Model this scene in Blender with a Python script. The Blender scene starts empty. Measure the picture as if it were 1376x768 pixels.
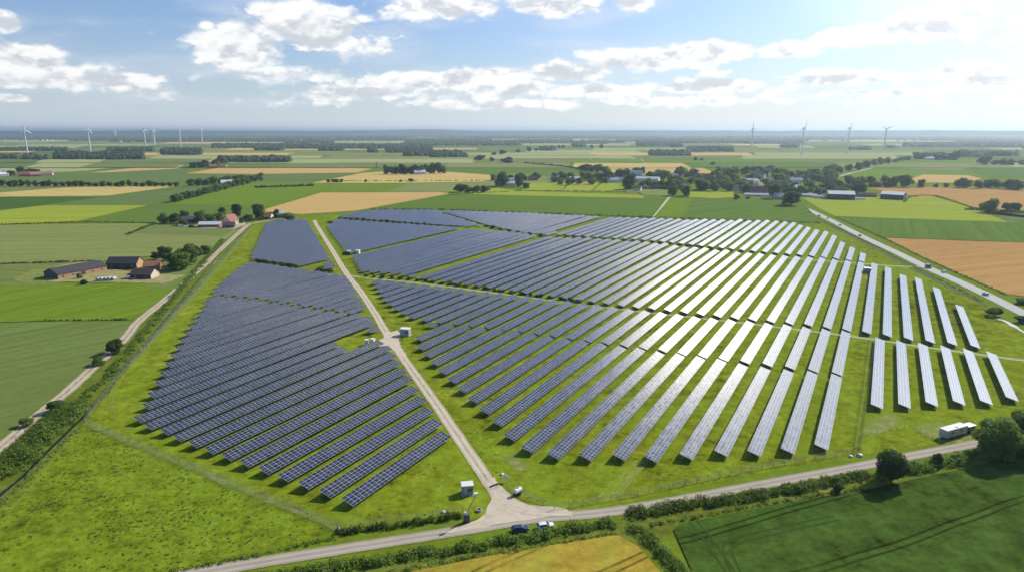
import bpy, bmesh, math, random
from mathutils import Vector, Matrix
R = math.radians
random.seed(7)
SC = bpy.context.scene
COL = SC.collection

# ------------------------------------------------------------------ camera, sky, sun, exposure
F, H, HY, SW, SH = 900.0, 100.0, 175.0, 1376.0, 768.0
PITCH = math.atan((384 - HY) / F)
cam = bpy.data.cameras.new('camera'); cam_o = bpy.data.objects.new('camera', cam); COL.objects.link(cam_o)
cam.sensor_width = 36.0; cam.lens = 36.0 * F / SW
cam.clip_start = 1.0; cam.clip_end = 200000.0
cam_o.location = (0, 0, H); cam_o.rotation_euler = (R(90) - PITCH, 0, 0)
SC.camera = cam_o

SUN_AZ, SUN_EL = 52.0, 35.0          # azimuth clockwise from +Y
sd = Vector((math.sin(R(SUN_AZ)) * math.cos(R(SUN_EL)), math.cos(R(SUN_AZ)) * math.cos(R(SUN_EL)), math.sin(R(SUN_EL))))
sun = bpy.data.lights.new('sun', 'SUN'); sun.energy = 5.0; sun.angle = R(0.5); sun.color = (1.0, 0.92, 0.77)
sun_o = bpy.data.objects.new('sun', sun); COL.objects.link(sun_o)
sun_o.rotation_euler = sd.to_track_quat('Z', 'Y').to_euler(); sun_o.location = (0, 0, 400)

SC.view_settings.view_transform = 'Standard'; SC.view_settings.look = 'None'
SC.view_settings.exposure = 0.12; SC.view_settings.gamma = 1.0; SC.view_settings.use_curve_mapping = False
SC.cycles.use_denoising = True
SC.cycles.max_bounces = 5; SC.cycles.diffuse_bounces = 2; SC.cycles.glossy_bounces = 2
SC.cycles.transmission_bounces = 2; SC.cycles.volume_bounces = 0; SC.cycles.transparent_max_bounces = 6
SC.cycles.caustics_reflective = False; SC.cycles.caustics_refractive = False
SC.cycles.sample_clamp_indirect = 6.0

class NT:
    """small helper to write node graphs as expressions"""
    def __init__(s, tree): s.t = tree; s.n = tree.nodes; s.l = tree.links
    def new(s, kind, **kw):
        nd = s.n.new(kind)
        for k, v in kw.items(): setattr(nd, k, v)
        return nd
    def put(s, sock, v):
        if hasattr(v, 'is_output'): s.l.new(v, sock)
        elif isinstance(v, (tuple, list)) and sock.type == 'RGBA' and len(v) == 3: sock.default_value = (*v, 1)
        else: sock.default_value = v
    def m(s, op, a, b=None, c=None, clamp=False):
        nd = s.new('ShaderNodeMath', operation=op, use_clamp=clamp)
        for i, v in enumerate((a, b, c)):
            if v is not None: s.put(nd.inputs[i], v)
        return nd.outputs[0]
    def v(s, op, a, b=None, out=0):
        nd = s.new('ShaderNodeVectorMath', operation=op); s.put(nd.inputs[0], a)
        if b is not None:
            if op == 'SCALE': s.put(nd.inputs['Scale'], b)
            else: s.put(nd.inputs[1], b)
        return nd.outputs[out]
    def mr(s, x, a, b, c=0.0, d=1.0, smooth=True):
        nd = s.new('ShaderNodeMapRange', interpolation_type='SMOOTHSTEP' if smooth else 'LINEAR')
        s.put(nd.inputs['Value'], x); s.put(nd.inputs['From Min'], a); s.put(nd.inputs['From Max'], b)
        s.put(nd.inputs['To Min'], c); s.put(nd.inputs['To Max'], d); return nd.outputs[0]
    def noise(s, vec, scale, detail=4.0, rough=0.55, lac=2.0):
        nd = s.new('ShaderNodeTexNoise'); s.put(nd.inputs['Vector'], vec); s.put(nd.inputs['Scale'], scale)
        nd.inputs['Detail'].default_value = detail; nd.inputs['Roughness'].default_value = rough
        nd.inputs['Lacunarity'].default_value = lac; return nd.outputs['Fac']
    def mix(s, f, a, b, mode='MIX'):
        nd = s.new('ShaderNodeMix', data_type='RGBA', blend_type=mode)
        s.put(nd.inputs[0], f); s.put(nd.inputs[6], a); s.put(nd.inputs[7], b); return nd.outputs[2]
    def xyz(s, vec):
        nd = s.new('ShaderNodeSeparateXYZ'); s.put(nd.inputs[0], vec); return nd.outputs
    def comb(s, x, y, z=0.0):
        nd = s.new('ShaderNodeCombineXYZ'); s.put(nd.inputs[0], x); s.put(nd.inputs[1], y); s.put(nd.inputs[2], z); return nd.outputs[0]

def angs(px, py):
    """azimuth and elevation (radians) of the sky direction seen at a photo pixel"""
    u, v = (px - 688) / F, (384 - py) / F
    f = math.cos(PITCH) + v * math.sin(PITCH); z = -math.sin(PITCH) + v * math.cos(PITCH)
    return math.atan2(u, f), math.atan2(z, math.hypot(u, f))

world = bpy.data.worlds.new('World'); SC.world = world; world.use_nodes = True
world.cycles.sampling_method = 'MANUAL'; world.cycles.sample_map_resolution = 512
w = NT(world.node_tree); w.n.clear()
wo = w.new('ShaderNodeOutputWorld'); bg = w.new('ShaderNodeBackground'); bg.inputs['Strength'].default_value = 0.1
w.l.new(bg.outputs[0], wo.inputs[0])
sky = w.new('ShaderNodeTexSky', sky_type='NISHITA'); sky.sun_disc = False
sky.sun_elevation = R(SUN_EL); sky.sun_rotation = R(SUN_AZ); sky.altitude = 100; sky.air_density = 1.0; sky.dust_density = 1.2; sky.ozone_density = 2.0
tc = w.new('ShaderNodeTexCoord').outputs['Generated']
dx, dy, dz = w.xyz(tc)[:3]
az = w.m('ARCTAN2', dx, dy)
el = w.m('ARCSINE', w.m('MINIMUM', w.m('MAXIMUM', dz, -1.0), 1.0))
# cumulus: hand placed banks (as seen in the photograph) broken up by noise
BANKS = [  # px, py, half width, half height, weight
    (330, 60, 70, 42, 1.0), (420, 40, 80, 34, 1.1), (470, 62, 70, 26, .8), (360, 100, 90, 18, .8), (400, 10, 60, 18, .9), (300, 92, 60, 26, .6),
    (590, 10, 80, 22, 1.1), (530, 2, 50, 16, .8), (745, 2, 62, 26, 1.1), (855, 2, 32, 14, .9),
    (30, 78, 65, 24, 1.15), (150, 110, 62, 16, 1.05), (80, 104, 110, 22, 1.0), (10, 32, 24, 14, 1.0), (10, 132, 40, 8, .8), (278, 34, 18, 10, .9), (205, 128, 60, 10, .6),
    (590, 108, 80, 15, 1.2), (480, 126, 90, 12, 1.0), (700, 118, 60, 14, 1.0), (760, 98, 60, 13, 1.2), (870, 80, 90, 18, 1.0), (960, 70, 70, 16, 1.1), (1050, 66, 42, 13, 1.1), (800, 122, 90, 13, 1.0),
    (950, 116, 100, 12, 1.1), (670, 100, 60, 12, 1.0), (660, 140, 200, 10, 0.75), (900, 136, 200, 9, 0.75), (1140, 104, 80, 11, 1.15), (1170, 46, 75, 18, 1.1), (1250, 34, 90, 26, 1.0), (1300, 94, 70, 16, .9),
    (1330, 110, 120, 16, 0.9), (1390, 30, 60, 24, .7), (1200, 124, 140, 9, 0.75), (1400, 90, 60, 20, .8), (420, 138, 150, 8, .45),
    (-200, 60, 140, 40, .9), (1600, 60, 160, 40, .8), (900, -200, 300, 90, .8), (300, -260, 260, 80, .7), (600, -700, 300, 160, .7), (1300, -160, 200, 60, .7)]
def density(azs, els):
    tot = None
    for px, py, hw, hh, wt in BANKS:
        a0, e0 = angs(px, py); a1, _ = angs(px + hw, py); _, e1 = angs(px, py - hh)
        sa = max(abs(a1 - a0), .004); se = max(abs(e1 - e0), .003)
        q = w.m('ADD', w.m('POWER', w.m('ABSOLUTE', w.m('MULTIPLY', w.m('SUBTRACT', azs, a0), 1 / sa)), 2.0),
                w.m('POWER', w.m('ABSOLUTE', w.m('MULTIPLY', w.m('SUBTRACT', els, e0), 1 / se)), 2.0))
        g = w.m('MULTIPLY', w.m('EXPONENT', w.m('MULTIPLY', q, -0.9)), wt)
        tot = g if tot is None else w.m('MAXIMUM', tot, g)
    return tot
def cnoise(azs, els):
    co = w.comb(w.m('MULTIPLY', azs, 13.0), w.m('MULTIPLY', els, 25.0), 3.1)
    big = w.noise(co, 1.0, 8.0, .60)
    vo = w.new('ShaderNodeTexVoronoi', feature='F1'); w.put(vo.inputs['Vector'], w.v('ADD', co, w.v('SCALE', w.comb(big, big, big), 1.1))); vo.inputs['Scale'].default_value = 2.3
    vo.inputs['Detail'].default_value = 1.0
    return w.m('ADD', w.m('MULTIPLY', big, .78), w.m('MULTIPLY', w.m('SUBTRACT', .95, vo.outputs['Distance']), .20))
mass = density(az, el)
n0 = cnoise(az, el)
n1 = cnoise(az, w.m('ADD', el, 0.012))
n2 = w.noise(w.comb(w.m('MULTIPLY', az, 5.0), w.m('MULTIPLY', el, 22.0), 9.0), 1.0, 5.0, .6)
lowband = w.m('MULTIPLY', w.m('MULTIPLY', w.mr(el, R(1.0), R(2.2)), w.mr(el, R(5.6), R(3.6))), w.mr(az, R(-24), R(-6), .10, .46))
mass = w.m('MAXIMUM', mass, lowband)
dens = w.m('ADD', mass, w.m('MULTIPLY', w.m('SUBTRACT', n0, .5), 2.0))
cov = w.m('MULTIPLY', w.mr(dens, .21, .55), w.mr(el, R(0.3), R(2.0)))
thin = w.m('MULTIPLY', w.mr(w.m('ADD', n2, w.m('MULTIPLY', mass, .3)), .5, .85, 0, .55), w.mr(el, R(0.5), R(3)))
def dirv(a, e): return (math.sin(R(a)) * math.cos(R(e)), math.cos(R(a)) * math.cos(R(e)), math.sin(R(e)))
def angto(a, e): return w.m('ARCCOSINE', w.m('MINIMUM', w.v('DOT_PRODUCT', tc, dirv(a, e), out=1), 1.0))
def gauss(x, s): return w.m('EXPONENT', w.m('MULTIPLY', w.m('POWER', w.m('MULTIPLY', x, 1 / s), 2.0), -1.0))
ang = angto(32, 18.5)                                   # broad bright glow in the sky, upper right
edge = w.mr(w.m('ADD', w.m('SUBTRACT', n0, n1), w.m('MULTIPLY', w.m('SUBTRACT', .80, dens), .16)), -.10, .09)       # tops bright, bases grey
core = w.mr(dens, .75, 1.6)
lit = w.m('SUBTRACT', w.m('ADD', .73, w.m('MULTIPLY', edge, .36)), w.m('MULTIPLY', core, .10))
sky_glow = w.m('ADD', w.m('ADD', w.m('MULTIPLY', gauss(angto(30.5, 21), R(7.2)), 46.0), w.m('MULTIPLY', gauss(angto(46, 15), R(7.2)), 36.0)), w.m('MULTIPLY', gauss(ang, R(32)), 2.2))  # two added bright patches out of frame whiten the panel reflections, plus broad glow
hot = w.m('MULTIPLY', gauss(angto(26.5, 20.0), R(4.8)), 75.0)  # added unseen bright spot in the sky, gives the panels their glare
cloud_c = w.mix(edge, (.90, .95, 1.03), (1.0, .995, .98))
cloud_c = w.v('ADD', w.v('SCALE', cloud_c, w.m('MULTIPLY', lit, 8.9)), w.v('SCALE', (1.0, .98, .94), w.m('MULTIPLY', sky_glow, .55)))
low = w.m('EXPONENT', w.m('MULTIPLY', w.m('MAXIMUM', el, 0.0), -11.0))
skyc = w.v('MULTIPLY', sky.outputs[0], (.60, .85, 1.22))
skyc = w.mix(w.m('MULTIPLY', low, .92), skyc, w.mix(gauss(angto(34, 2), R(42)), (6.5, 7.3, 7.9), (8.1, 8.3, 8.2)))
skyc = w.mix(thin, skyc, (6.9, 7.5, 8.1))
skyc = w.v('ADD', skyc, w.v('SCALE', (1.0, .96, .86), w.m('MULTIPLY', sky_glow, .60)))
allc = w.mix(w.m('MULTIPLY', cov, .93), skyc, cloud_c)
allc = w.v('ADD', allc, w.v('SCALE', (1.0, .90, .68), hot))
w.l.new(allc, bg.inputs['Color'])

# ------------------------------------------------------------------ geometry helpers
def G(px, py, z=0.0):
    u, v = (px - 688) / F, (384 - py) / F
    f = math.cos(PITCH) + v * math.sin(PITCH); zz = -math.sin(PITCH) + v * math.cos(PITCH)
    t = (H - z) / -zz
    return Vector((u * t, f * t, z))
def depth(p): return p.y * math.cos(PITCH) + (H - p.z) * math.sin(PITCH)
def mpp(px, py): return depth(G(px, py)) / F          # metres per photo pixel at that ground point

def srgb(r, g, b):
    f = lambda c: (c / 255 / 12.92) if c <= 10 else ((c / 255 + .055) / 1.055) ** 2.4
    return (f(r), f(g), f(b))

class MB:
    def __init__(s): s.v = []; s.f = []; s.mi = []; s.uv = {}; s.sm = []
    def add(s, vs, fs, mi=0, smooth=False):
        o = len(s.v); s.v.extend([tuple(x) for x in vs])
        for f in fs: s.f.append([o + i for i in f]); s.mi.append(mi); s.sm.append(smooth)
        return s
    def box(s, c, size, rz=0.0, mi=0, taper=1.0):
        x, y, z = size[0] / 2, size[1] / 2, size[2] / 2
        ca, sa = math.cos(rz), math.sin(rz); vs = []
        for k in (-1, 1):
            t = taper if k > 0 else 1
            for i, j in ((-1, -1), (1, -1), (1, 1), (-1, 1)):
                a, b = i * x * t, j * y * t
                vs.append((c[0] + a * ca - b * sa, c[1] + a * sa + b * ca, c[2] + k * z))
        return s.add(vs, [(3, 2, 1, 0), (4, 5, 6, 7), (0, 1, 5, 4), (1, 2, 6, 5), (2, 3, 7, 6), (3, 0, 4, 7)], mi)
    def tube(s, a, b, r0, r1=None, n=8, mi=0, smooth=True):
        r1 = r0 if r1 is None else r1
        a, b = Vector(a), Vector(b); d = (b - a).normalized()
        u = d.orthogonal().normalized(); q = d.cross(u); vs = []
        for p, r in ((a, r0), (b, r1)):
            for i in range(n):
                t = 2 * math.pi * i / n; vs.append(p + (u * math.cos(t) + q * math.sin(t)) * r)
        s.add(vs, [(i, (i + 1) % n, n + (i + 1) % n, n + i) for i in range(n)], mi, smooth)
        s.add(vs[:n], [tuple(reversed(range(n)))], mi); s.add(vs[n:], [tuple(range(n))], mi)
        return s
    def prism(s, prof, y0, y1, mi=0, smooth=False):
        """profile in x,z extruded along y"""
        n = len(prof)
        vs = [(x, y0, z) for x, z in prof] + [(x, y1, z) for x, z in prof]
        s.add(vs, [(i, (i + 1) % n, n + (i + 1) % n, n + i) for i in range(n)], mi, smooth)
        s.add(vs, [tuple(reversed(range(n))), tuple(range(n, 2 * n))], mi)
        return s
    def mesh(s, name, mats):
        me = bpy.data.meshes.new(name); me.from_pydata(s.v, [], s.f)
        for m in (mats if isinstance(mats, (list, tuple)) else [mats]): me.materials.append(m)
        me.polygons.foreach_set('material_index', s.mi); me.polygons.foreach_set('use_smooth', s.sm)
        me.update(); return me
    def build(s, name, mats, parent=None, loc=None, rz=0.0):
        return mobj(name, s.mesh(name, mats), parent, loc, rz)

def mobj(name, me, parent=None, loc=None, rz=0.0):
    o = bpy.data.objects.new(name, me); COL.objects.link(o)
    if parent is not None: o.parent = parent
    if loc is not None: o.location = loc
    o.rotation_euler = (0, 0, rz); return o
def tag(o, label, cat, group=None):
    o['label'] = label; o['category'] = cat
    if group: o['group'] = group
    return o
def thing(name, label, cat, loc, rz=0.0, group=None):
    o = bpy.data.objects.new(name, None); COL.objects.link(o); o.location = loc; o.rotation_euler = (0, 0, rz)
    o.empty_display_size = 1.0
    return tag(o, label, cat, group)
def fix_normals(me):
    bm = bmesh.new(); bm.from_mesh(me); bmesh.ops.recalc_face_normals(bm, faces=bm.faces); bm.to_mesh(me); bm.free()

# ------------------------------------------------------------------ materials
def base_mat(name):
    m = bpy.data.materials.new(name); m.use_nodes = True; t = NT(m.node_tree); t.n.clear()
    out = t.new('ShaderNodeOutputMaterial'); p = t.new('ShaderNodeBsdfPrincipled'); t.l.new(p.outputs[0], out.inputs[0])
    return m, t, p, out
_cache = {}
def plain(name, rgb, rough=.6, metal=0.0, var=.25, scale=1.5, spec=.4):
    key = (name, rgb)
    if key in _cache: return _cache[key]
    m, t, p, out = base_mat(name)
    pos = t.new('ShaderNodeTexCoord').outputs['Object']
    n = t.noise(pos, scale, 5, .6); n2 = t.noise(pos, scale * .17, 3, .6)
    k = t.m('ADD', 1 - var, t.m('MULTIPLY', t.m('ADD', n, n2), var))
    t.l.new(t.v('SCALE', rgb, k), p.inputs['Base Color'])
    p.inputs['Roughness'].default_value = rough; p.inputs['Metallic'].default_value = metal
    p.inputs['Specular IOR Level'].default_value = spec
    _cache[key] = m; return m
def field_mat(name, rgb, ang=0.0, stripe=.10, period=24.0, tram=.0, mott=.22, rgb2=None, bump=.0, mscale=1.0, dry=None):
    """crop or grass seen from the air: mottling at several scales, drill stripes, tractor tramlines"""
    m, t, p, out = base_mat(name)
    pos = t.new('ShaderNodeNewGeometry').outputs['Position']
    x, y, z = t.xyz(pos)[:3]
    wob = t.m('MULTIPLY', t.m('SUBTRACT', t.noise(pos, .012, 2), .5), 9.0)
    c = t.m('ADD', t.m('ADD', t.m('MULTIPLY', x, math.cos(ang)), t.m('MULTIPLY', y, -math.sin(ang))), wob)
    along = t.m('ADD', t.m('MULTIPLY', x, math.sin(ang)), t.m('MULTIPLY', y, math.cos(ang)))
    st = t.noise(t.comb(t.m('MULTIPLY', c, 1.0), t.m('MULTIPLY', along, .02)), .16, 4, .6)
    big = t.noise(pos, .006 * mscale, 4, .6); mid = t.noise(pos, .05 * mscale, 5, .65); fine = t.noise(pos, .45, 4, .75); f2 = t.noise(pos, .16, 3, .7)
    v = t.m('ADD', t.m('ADD', t.m('MULTIPLY', t.m('SUBTRACT', big, .5), mott * 2.6), t.m('MULTIPLY', t.m('SUBTRACT', mid, .5), mott * 2.6)),
            t.m('ADD', t.m('MULTIPLY', t.m('SUBTRACT', t.m('ADD', t.m('MULTIPLY', fine, .55), t.m('MULTIPLY', f2, .45)), .5), mott * 4.2), t.m('MULTIPLY', t.m('SUBTRACT', st, .5), stripe * 4)))
    k = t.m('MAXIMUM', t.m('ADD', 1.0, v), .25)
    col = t.mix(t.mr(t.m('ADD', t.m('MULTIPLY', big, .5), t.m('MULTIPLY', mid, .5)), .38, .62), rgb, rgb2 if rgb2 else tuple(q * .86 for q in rgb))
    if dry: col = t.mix(t.mr(t.noise(pos, .028, 6, .68), .52, .70, 0, .85), col, dry)
    if tram:
        fr = t.m('MULTIPLY', t.m('FRACT', t.m('MULTIPLY', c, 1 / period)), period)
        a = t.m('LESS_THAN', t.m('ABSOLUTE', t.m('SUBTRACT', fr, 3.0)), .38)
        b = t.m('LESS_THAN', t.m('ABSOLUTE', t.m('SUBTRACT', fr, 5.1)), .38)
        gate = t.mr(t.noise(pos, .03, 3), .36, .5, .35, 1.0)
        k = t.m('MULTIPLY', k, t.m('SUBTRACT', 1.0, t.m('MULTIPLY', t.m('MULTIPLY', t.m('MAXIMUM', a, b), tram), gate)))
    t.l.new(t.v('SCALE', col, k), p.inputs['Base Color'])
    p.inputs['Roughness'].default_value = 1.0; p.inputs['Specular IOR Level'].default_value = 0.0
    if bump:
        bn = t.new('ShaderNodeBump'); bn.inputs['Strength'].default_value = bump; bn.inputs['Distance'].default_value = .6
        t.l.new(t.m('ADD', t.m('MULTIPLY', fine, .5), t.noise(pos, .22, 4, .6)), bn.inputs['Height']); t.l.new(bn.outputs[0], p.inputs['Normal'])
    return m
def leaf_mat(name, rgb, rgb2):
    m, t, p, out = base_mat(name)
    pos = t.new('ShaderNodeNewGeometry').outputs['Position']
    oi = t.new('ShaderNodeObjectInfo').outputs['Random']
    n = t.noise(pos, .55, 3, .6)
    col = t.mix(t.mr(n, .35, .65), rgb, rgb2)
    col = t.v('SCALE', col, t.m('ADD', .62, t.m('MULTIPLY', oi, .76)))
    t.l.new(col, p.inputs['Base Color']); p.inputs['Roughness'].default_value = .65; p.inputs['Specular IOR Level'].default_value = .2
    tr = t.new('ShaderNodeBsdfTranslucent'); t.l.new(t.v('MULTIPLY', col, (1.3, 1.5, .7)), tr.inputs[0])
    mx = t.new('ShaderNodeMixShader'); mx.inputs[0].default_value = .45
    t.l.new(p.outputs[0], mx.inputs[1]); t.l.new(tr.outputs[0], mx.inputs[2]); t.l.new(mx.outputs[0], out.inputs[0])
    return m
LEAF = {
    'oak': leaf_mat('oak_leaves', (.095, .150, .030), (.150, .210, .044)),
    'dark': leaf_mat('dark_leaves', (.062, .108, .026), (.098, .148, .036)),
    'light': leaf_mat('light_leaves', (.160, .230, .060), (.200, .270, .080)),
    'hedge': leaf_mat('hedge_leaves', (.105, .160, .026), (.165, .220, .042)),
    'red': leaf_mat('copper_leaves', (.090, .048, .040), (.115, .068, .048)),
    'reed': leaf_mat('reed_leaves', (.170, .210, .055), (.230, .260, .080)),
    'grass': leaf_mat('grass_leaves', (.150, .210, .022), (.210, .265, .038)),
    'far': leaf_mat('far_leaves', (.072, .120, .040), (.106, .156, .052)),
}
BARK = plain('bark', (.085, .062, .045), .9)
def gravel_mat(name, rgb, rough=.95, centre=None, patchy=None, edge=None):
    m, t, p, out = base_mat(name)
    pos = t.new('ShaderNodeNewGeometry').outputs['Position']
    uv = t.new('ShaderNodeUVMap').outputs[0]
    n = t.noise(pos, 2.5, 5, .7); b = t.noise(pos, .12, 4, .6)
    k = t.m('ADD', .62, t.m('ADD', t.m('MULTIPLY', n, .42), t.m('MULTIPLY', b, .36)))
    col = t.v('SCALE', rgb, k)
    if centre:
        u = t.xyz(uv)[0]
        d = t.m('ABSOLUTE', t.m('SUBTRACT', u, .5))
        g = t.m('MULTIPLY', t.mr(d, .02, .12, 1, 0), t.mr(t.noise(pos, .35, 4, .7), .42, .62))
        col = t.mix(t.m('MULTIPLY', g, .95), col, centre)
    if edge:
        u = t.xyz(uv)[0]; d = t.m('ABSOLUTE', t.m('SUBTRACT', u, .5))
        wh = t.m('MULTIPLY', t.mr(t.m('ABSOLUTE', t.m('SUBTRACT', d, .22)), .03, .14, 1, 0), .26)
        col = t.v('SCALE', col, t.m('ADD', .86, wh))
        e = t.mr(t.m('ADD', d, t.m('MULTIPLY', t.m('SUBTRACT', t.noise(pos, .5, 5, .7), .5), .34)), .42, .50)
        col = t.mix(e, col, edge)
    if patchy: col = t.mix(t.mr(t.noise(pos, .22, 5, .7), .30, .54), col, patchy)
    t.l.new(col, p.inputs['Base Color']); p.inputs['Roughness'].default_value = rough; p.inputs['Specular IOR Level'].default_value = .15
    return m
GRAVEL = gravel_mat('pale_gravel', (.50, .43, .33), centre=(.30, .28, .14), edge=(.24, .26, .06))
LANE = gravel_mat('lane_gravel', (.44, .37, .27), centre=(.16, .17, .05), edge=(.24, .24, .07))
GRAVEL_S = gravel_mat('junction_gravel', (.45, .385, .285), patchy=(.54, .465, .355))
ASPH = gravel_mat('grey_road', (.36, .315, .255), edge=(.20, .22, .06))
ROAD2 = gravel_mat('main_road', (.42, .41, .39))
RUT0 = gravel_mat('trodden_line', (.24, .25, .12), patchy=(.15, .21, .02))
PATH = gravel_mat('grassy_path', (.34, .34, .20))
DIRT = gravel_mat('bare_soil', (.30, .26, .12), patchy=(.15, .20, .02))
def water_mat():
    m, t, p, out = base_mat('ditch_water')
    p.inputs['Base Color'].default_value = (.014, .017, .012, 1); p.inputs['Roughness'].default_value = .25; p.inputs['Specular IOR Level'].default_value = .22
    pos = t.new('ShaderNodeNewGeometry').outputs['Position']
    bn = t.new('ShaderNodeBump'); bn.inputs['Strength'].default_value = .15; t.l.new(t.noise(pos, .8, 3), bn.inputs['Height']); t.l.new(bn.outputs[0], p.inputs['Normal'])
    return m
WATER = water_mat()
WHITE = plain('white_paint', (.72, .72, .70), .45, var=.15)
GREYM = plain('grey_metal', (.36, .38, .39), .45, var=.2)
DARKM = plain('dark_metal', (.05, .05, .055), .5)
GALV = plain('galvanised_steel', (.30, .31, .32), .5)
TYRE = plain('tyre_rubber', (.02, .02, .02), .85)
GLASS = plain('dark_glass', (.02, .025, .03), .08, spec=.8, var=.1)
CONC = plain('concrete', (.42, .41, .38), .9)

MOD_U, MOD_V = 1.70, 1.09
def panel_mat():
    m, t, p, out = base_mat('solar_cells')
    uv = t.new('ShaderNodeUVMap').outputs[0]; x, y, _ = t.xyz(uv)[:3]
    fu = t.m('MULTIPLY', t.m('FRACT', t.m('MULTIPLY', x, 1 / MOD_U)), MOD_U); fv = t.m('MULTIPLY', t.m('FRACT', t.m('MULTIPLY', y, 1 / MOD_V)), MOD_V)
    du = t.m('MINIMUM', fu, t.m('SUBTRACT', MOD_U, fu)); dv = t.m('MINIMUM', fv, t.m('SUBTRACT', MOD_V, fv))
    line = t.m('MAXIMUM', t.m('LESS_THAN', du, .036), t.m('LESS_THAN', dv, .028))
    bus = t.m('LESS_THAN', t.m('ABSOLUTE', t.m('SUBTRACT', fu, MOD_U / 2)), .018)
    wn = t.new('ShaderNodeTexWhiteNoise', noise_dimensions='3D')
    oi = t.new('ShaderNodeObjectInfo').outputs['Random']
    t.l.new(t.comb(t.m('FLOOR', t.m('MULTIPLY', x, 1 / MOD_U)), t.m('FLOOR', t.m('MULTIPLY', y, 1 / MOD_V)), t.m('MULTIPLY', oi, 91.0)), wn.inputs['Vector'])
    rv, rc = wn.outputs['Value'], wn.outputs['Color']
    cell = t.v('SCALE', (.017, .023, .044), t.m('ADD', .5, t.m('MULTIPLY', rv, 1.0)))
    dust = t.noise(t.new('ShaderNodeNewGeometry').outputs['Position'], .05, 4, .6)
    cell = t.mix(t.mr(dust, .4, .7, 0, .10), cell, (.20, .19, .17))
    col = t.mix(t.m('MULTIPLY', bus, .45), cell, (.20, .21, .23)); col = t.mix(line, col, (.62, .64, .66))
    t.l.new(col, p.inputs['Base Color'])
    p.inputs['IOR'].default_value = 1.58; p.inputs['Specular IOR Level'].default_value = .5
    t.l.new(t.m('ADD', .13, t.m('MULTIPLY', rv, .06)), p.inputs['Roughness'])
    nrm = t.v('NORMALIZE', t.v('ADD', t.new('ShaderNodeNewGeometry').outputs['Normal'], t.v('SCALE', t.v('SUBTRACT', rc, (.5, .5, .5)), .016)))
    t.l.new(nrm, p.inputs['Normal'])
    return m
PANEL = panel_mat()

# ------------------------------------------------------------------ ground, fields, roads
def structure(o): o['kind'] = 'structure'; return o
ground_m = field_mat('ground_grass', (.160, .215, .018), 0, .05, rgb2=(.110, .170, .015), mott=.35)
gs = MB(); S = 70000.0
gs.add([(-S, -800, 0), (S, -800, 0), (S, S, 0), (-S, S, 0)], [(0, 1, 2, 3)]); structure(gs.build('ground', ground_m))
_lay = [0]
def sheet(name, pts, mat, world_pts=False, level=None):
    _lay[0] += 1
    P = [Vector(p) for p in pts] if world_pts else [G(*p) for p in pts]
    if name in ('bare_patch', 'farmyard', 'gravel_apron', 'meadow', 'verge', 'pasture'):
        rj = random.Random(int(P[0].x * 7)); Q = []
        for a, b in zip(P, P[1:] + P[:1]):
            m = max(1, min(60, int((b - a).length / 2.5))); Q += [a.lerp(b, i / m) + (Vector((rj.uniform(-.7, .7), rj.uniform(-.7, .7), 0)) if i else Vector()) for i in range(m)]
        P = Q
    d = sum(p.length for p in P) / len(P)
    z0 = .012 + .0045 * (_lay[0] % 240 if level is None else level) * (1 + max(0, d - 400) / 900)
    mb = MB(); mb.add([(p.x, p.y, z0) for p in P], [tuple(range(len(P)))])
    me = mb.mesh(name, mat)
    if me.polygons[0].normal.z < 0: me.flip_normals()
    return structure(mobj(name, me))
def smooth_line(pts, n=6):
    out = []
    for i in range(len(pts) - 1):
        p0 = pts[max(i - 1, 0)]; p1 = pts[i]; p2 = pts[i + 1]; p3 = pts[min(i + 2, len(pts) - 1)]
        for k in range(n):
            t = k / n
            out.append(.5 * ((2 * p1) + (p2 - p0) * t + (2 * p0 - 5 * p1 + 4 * p2 - p3) * t * t + (3 * p1 - p0 - 3 * p2 + p3) * t ** 3))
    out.append(pts[-1]); return out
def side(pts, i):
    a = pts[max(i - 1, 0)]; b = pts[min(i + 1, len(pts) - 1)]; d = (b - a); d.z = 0; d.normalize()
    return Vector((d.y, -d.x, 0))
def ribbon(name, pix, width, mat, z, jitter=0.0, n=6, wpts=None, kind='structure'):
    L = smooth_line(wpts if wpts else [G(*p) for p in pix], n)
    vs = []; uvs = []; s = 0
    for i, p in enumerate(L):
        q = side(L, i); wd = width / 2
        if i: s += (p - L[i - 1]).length
        a = wd * (1 + random.uniform(-jitter, jitter)); b = wd * (1 + random.uniform(-jitter, jitter))
        zz = z * (1 + max(0, p.length - 400) / 900)
        vs += [(p.x - q.x * a, p.y - q.y * a, zz), (p.x + q.x * b, p.y + q.y * b, zz)]; uvs.append(s)
    mb = MB(); mb.add(vs, [(2 * i, 2 * i + 1, 2 * i + 3, 2 * i + 2) for i in range(len(L) - 1)])
    me = mb.mesh(name, mat); ul = me.uv_layers.new(name='UVMap')
    for poly in me.polygons:
        for li in poly.loop_indices:
            vi = me.loops[li].vertex_index; ul.data[li].uv = (vi % 2, uvs[vi // 2])
    if me.polygons[0].normal.z < 0: me.flip_normals()
    o = mobj(name, me); o['kind'] = kind; return o

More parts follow.
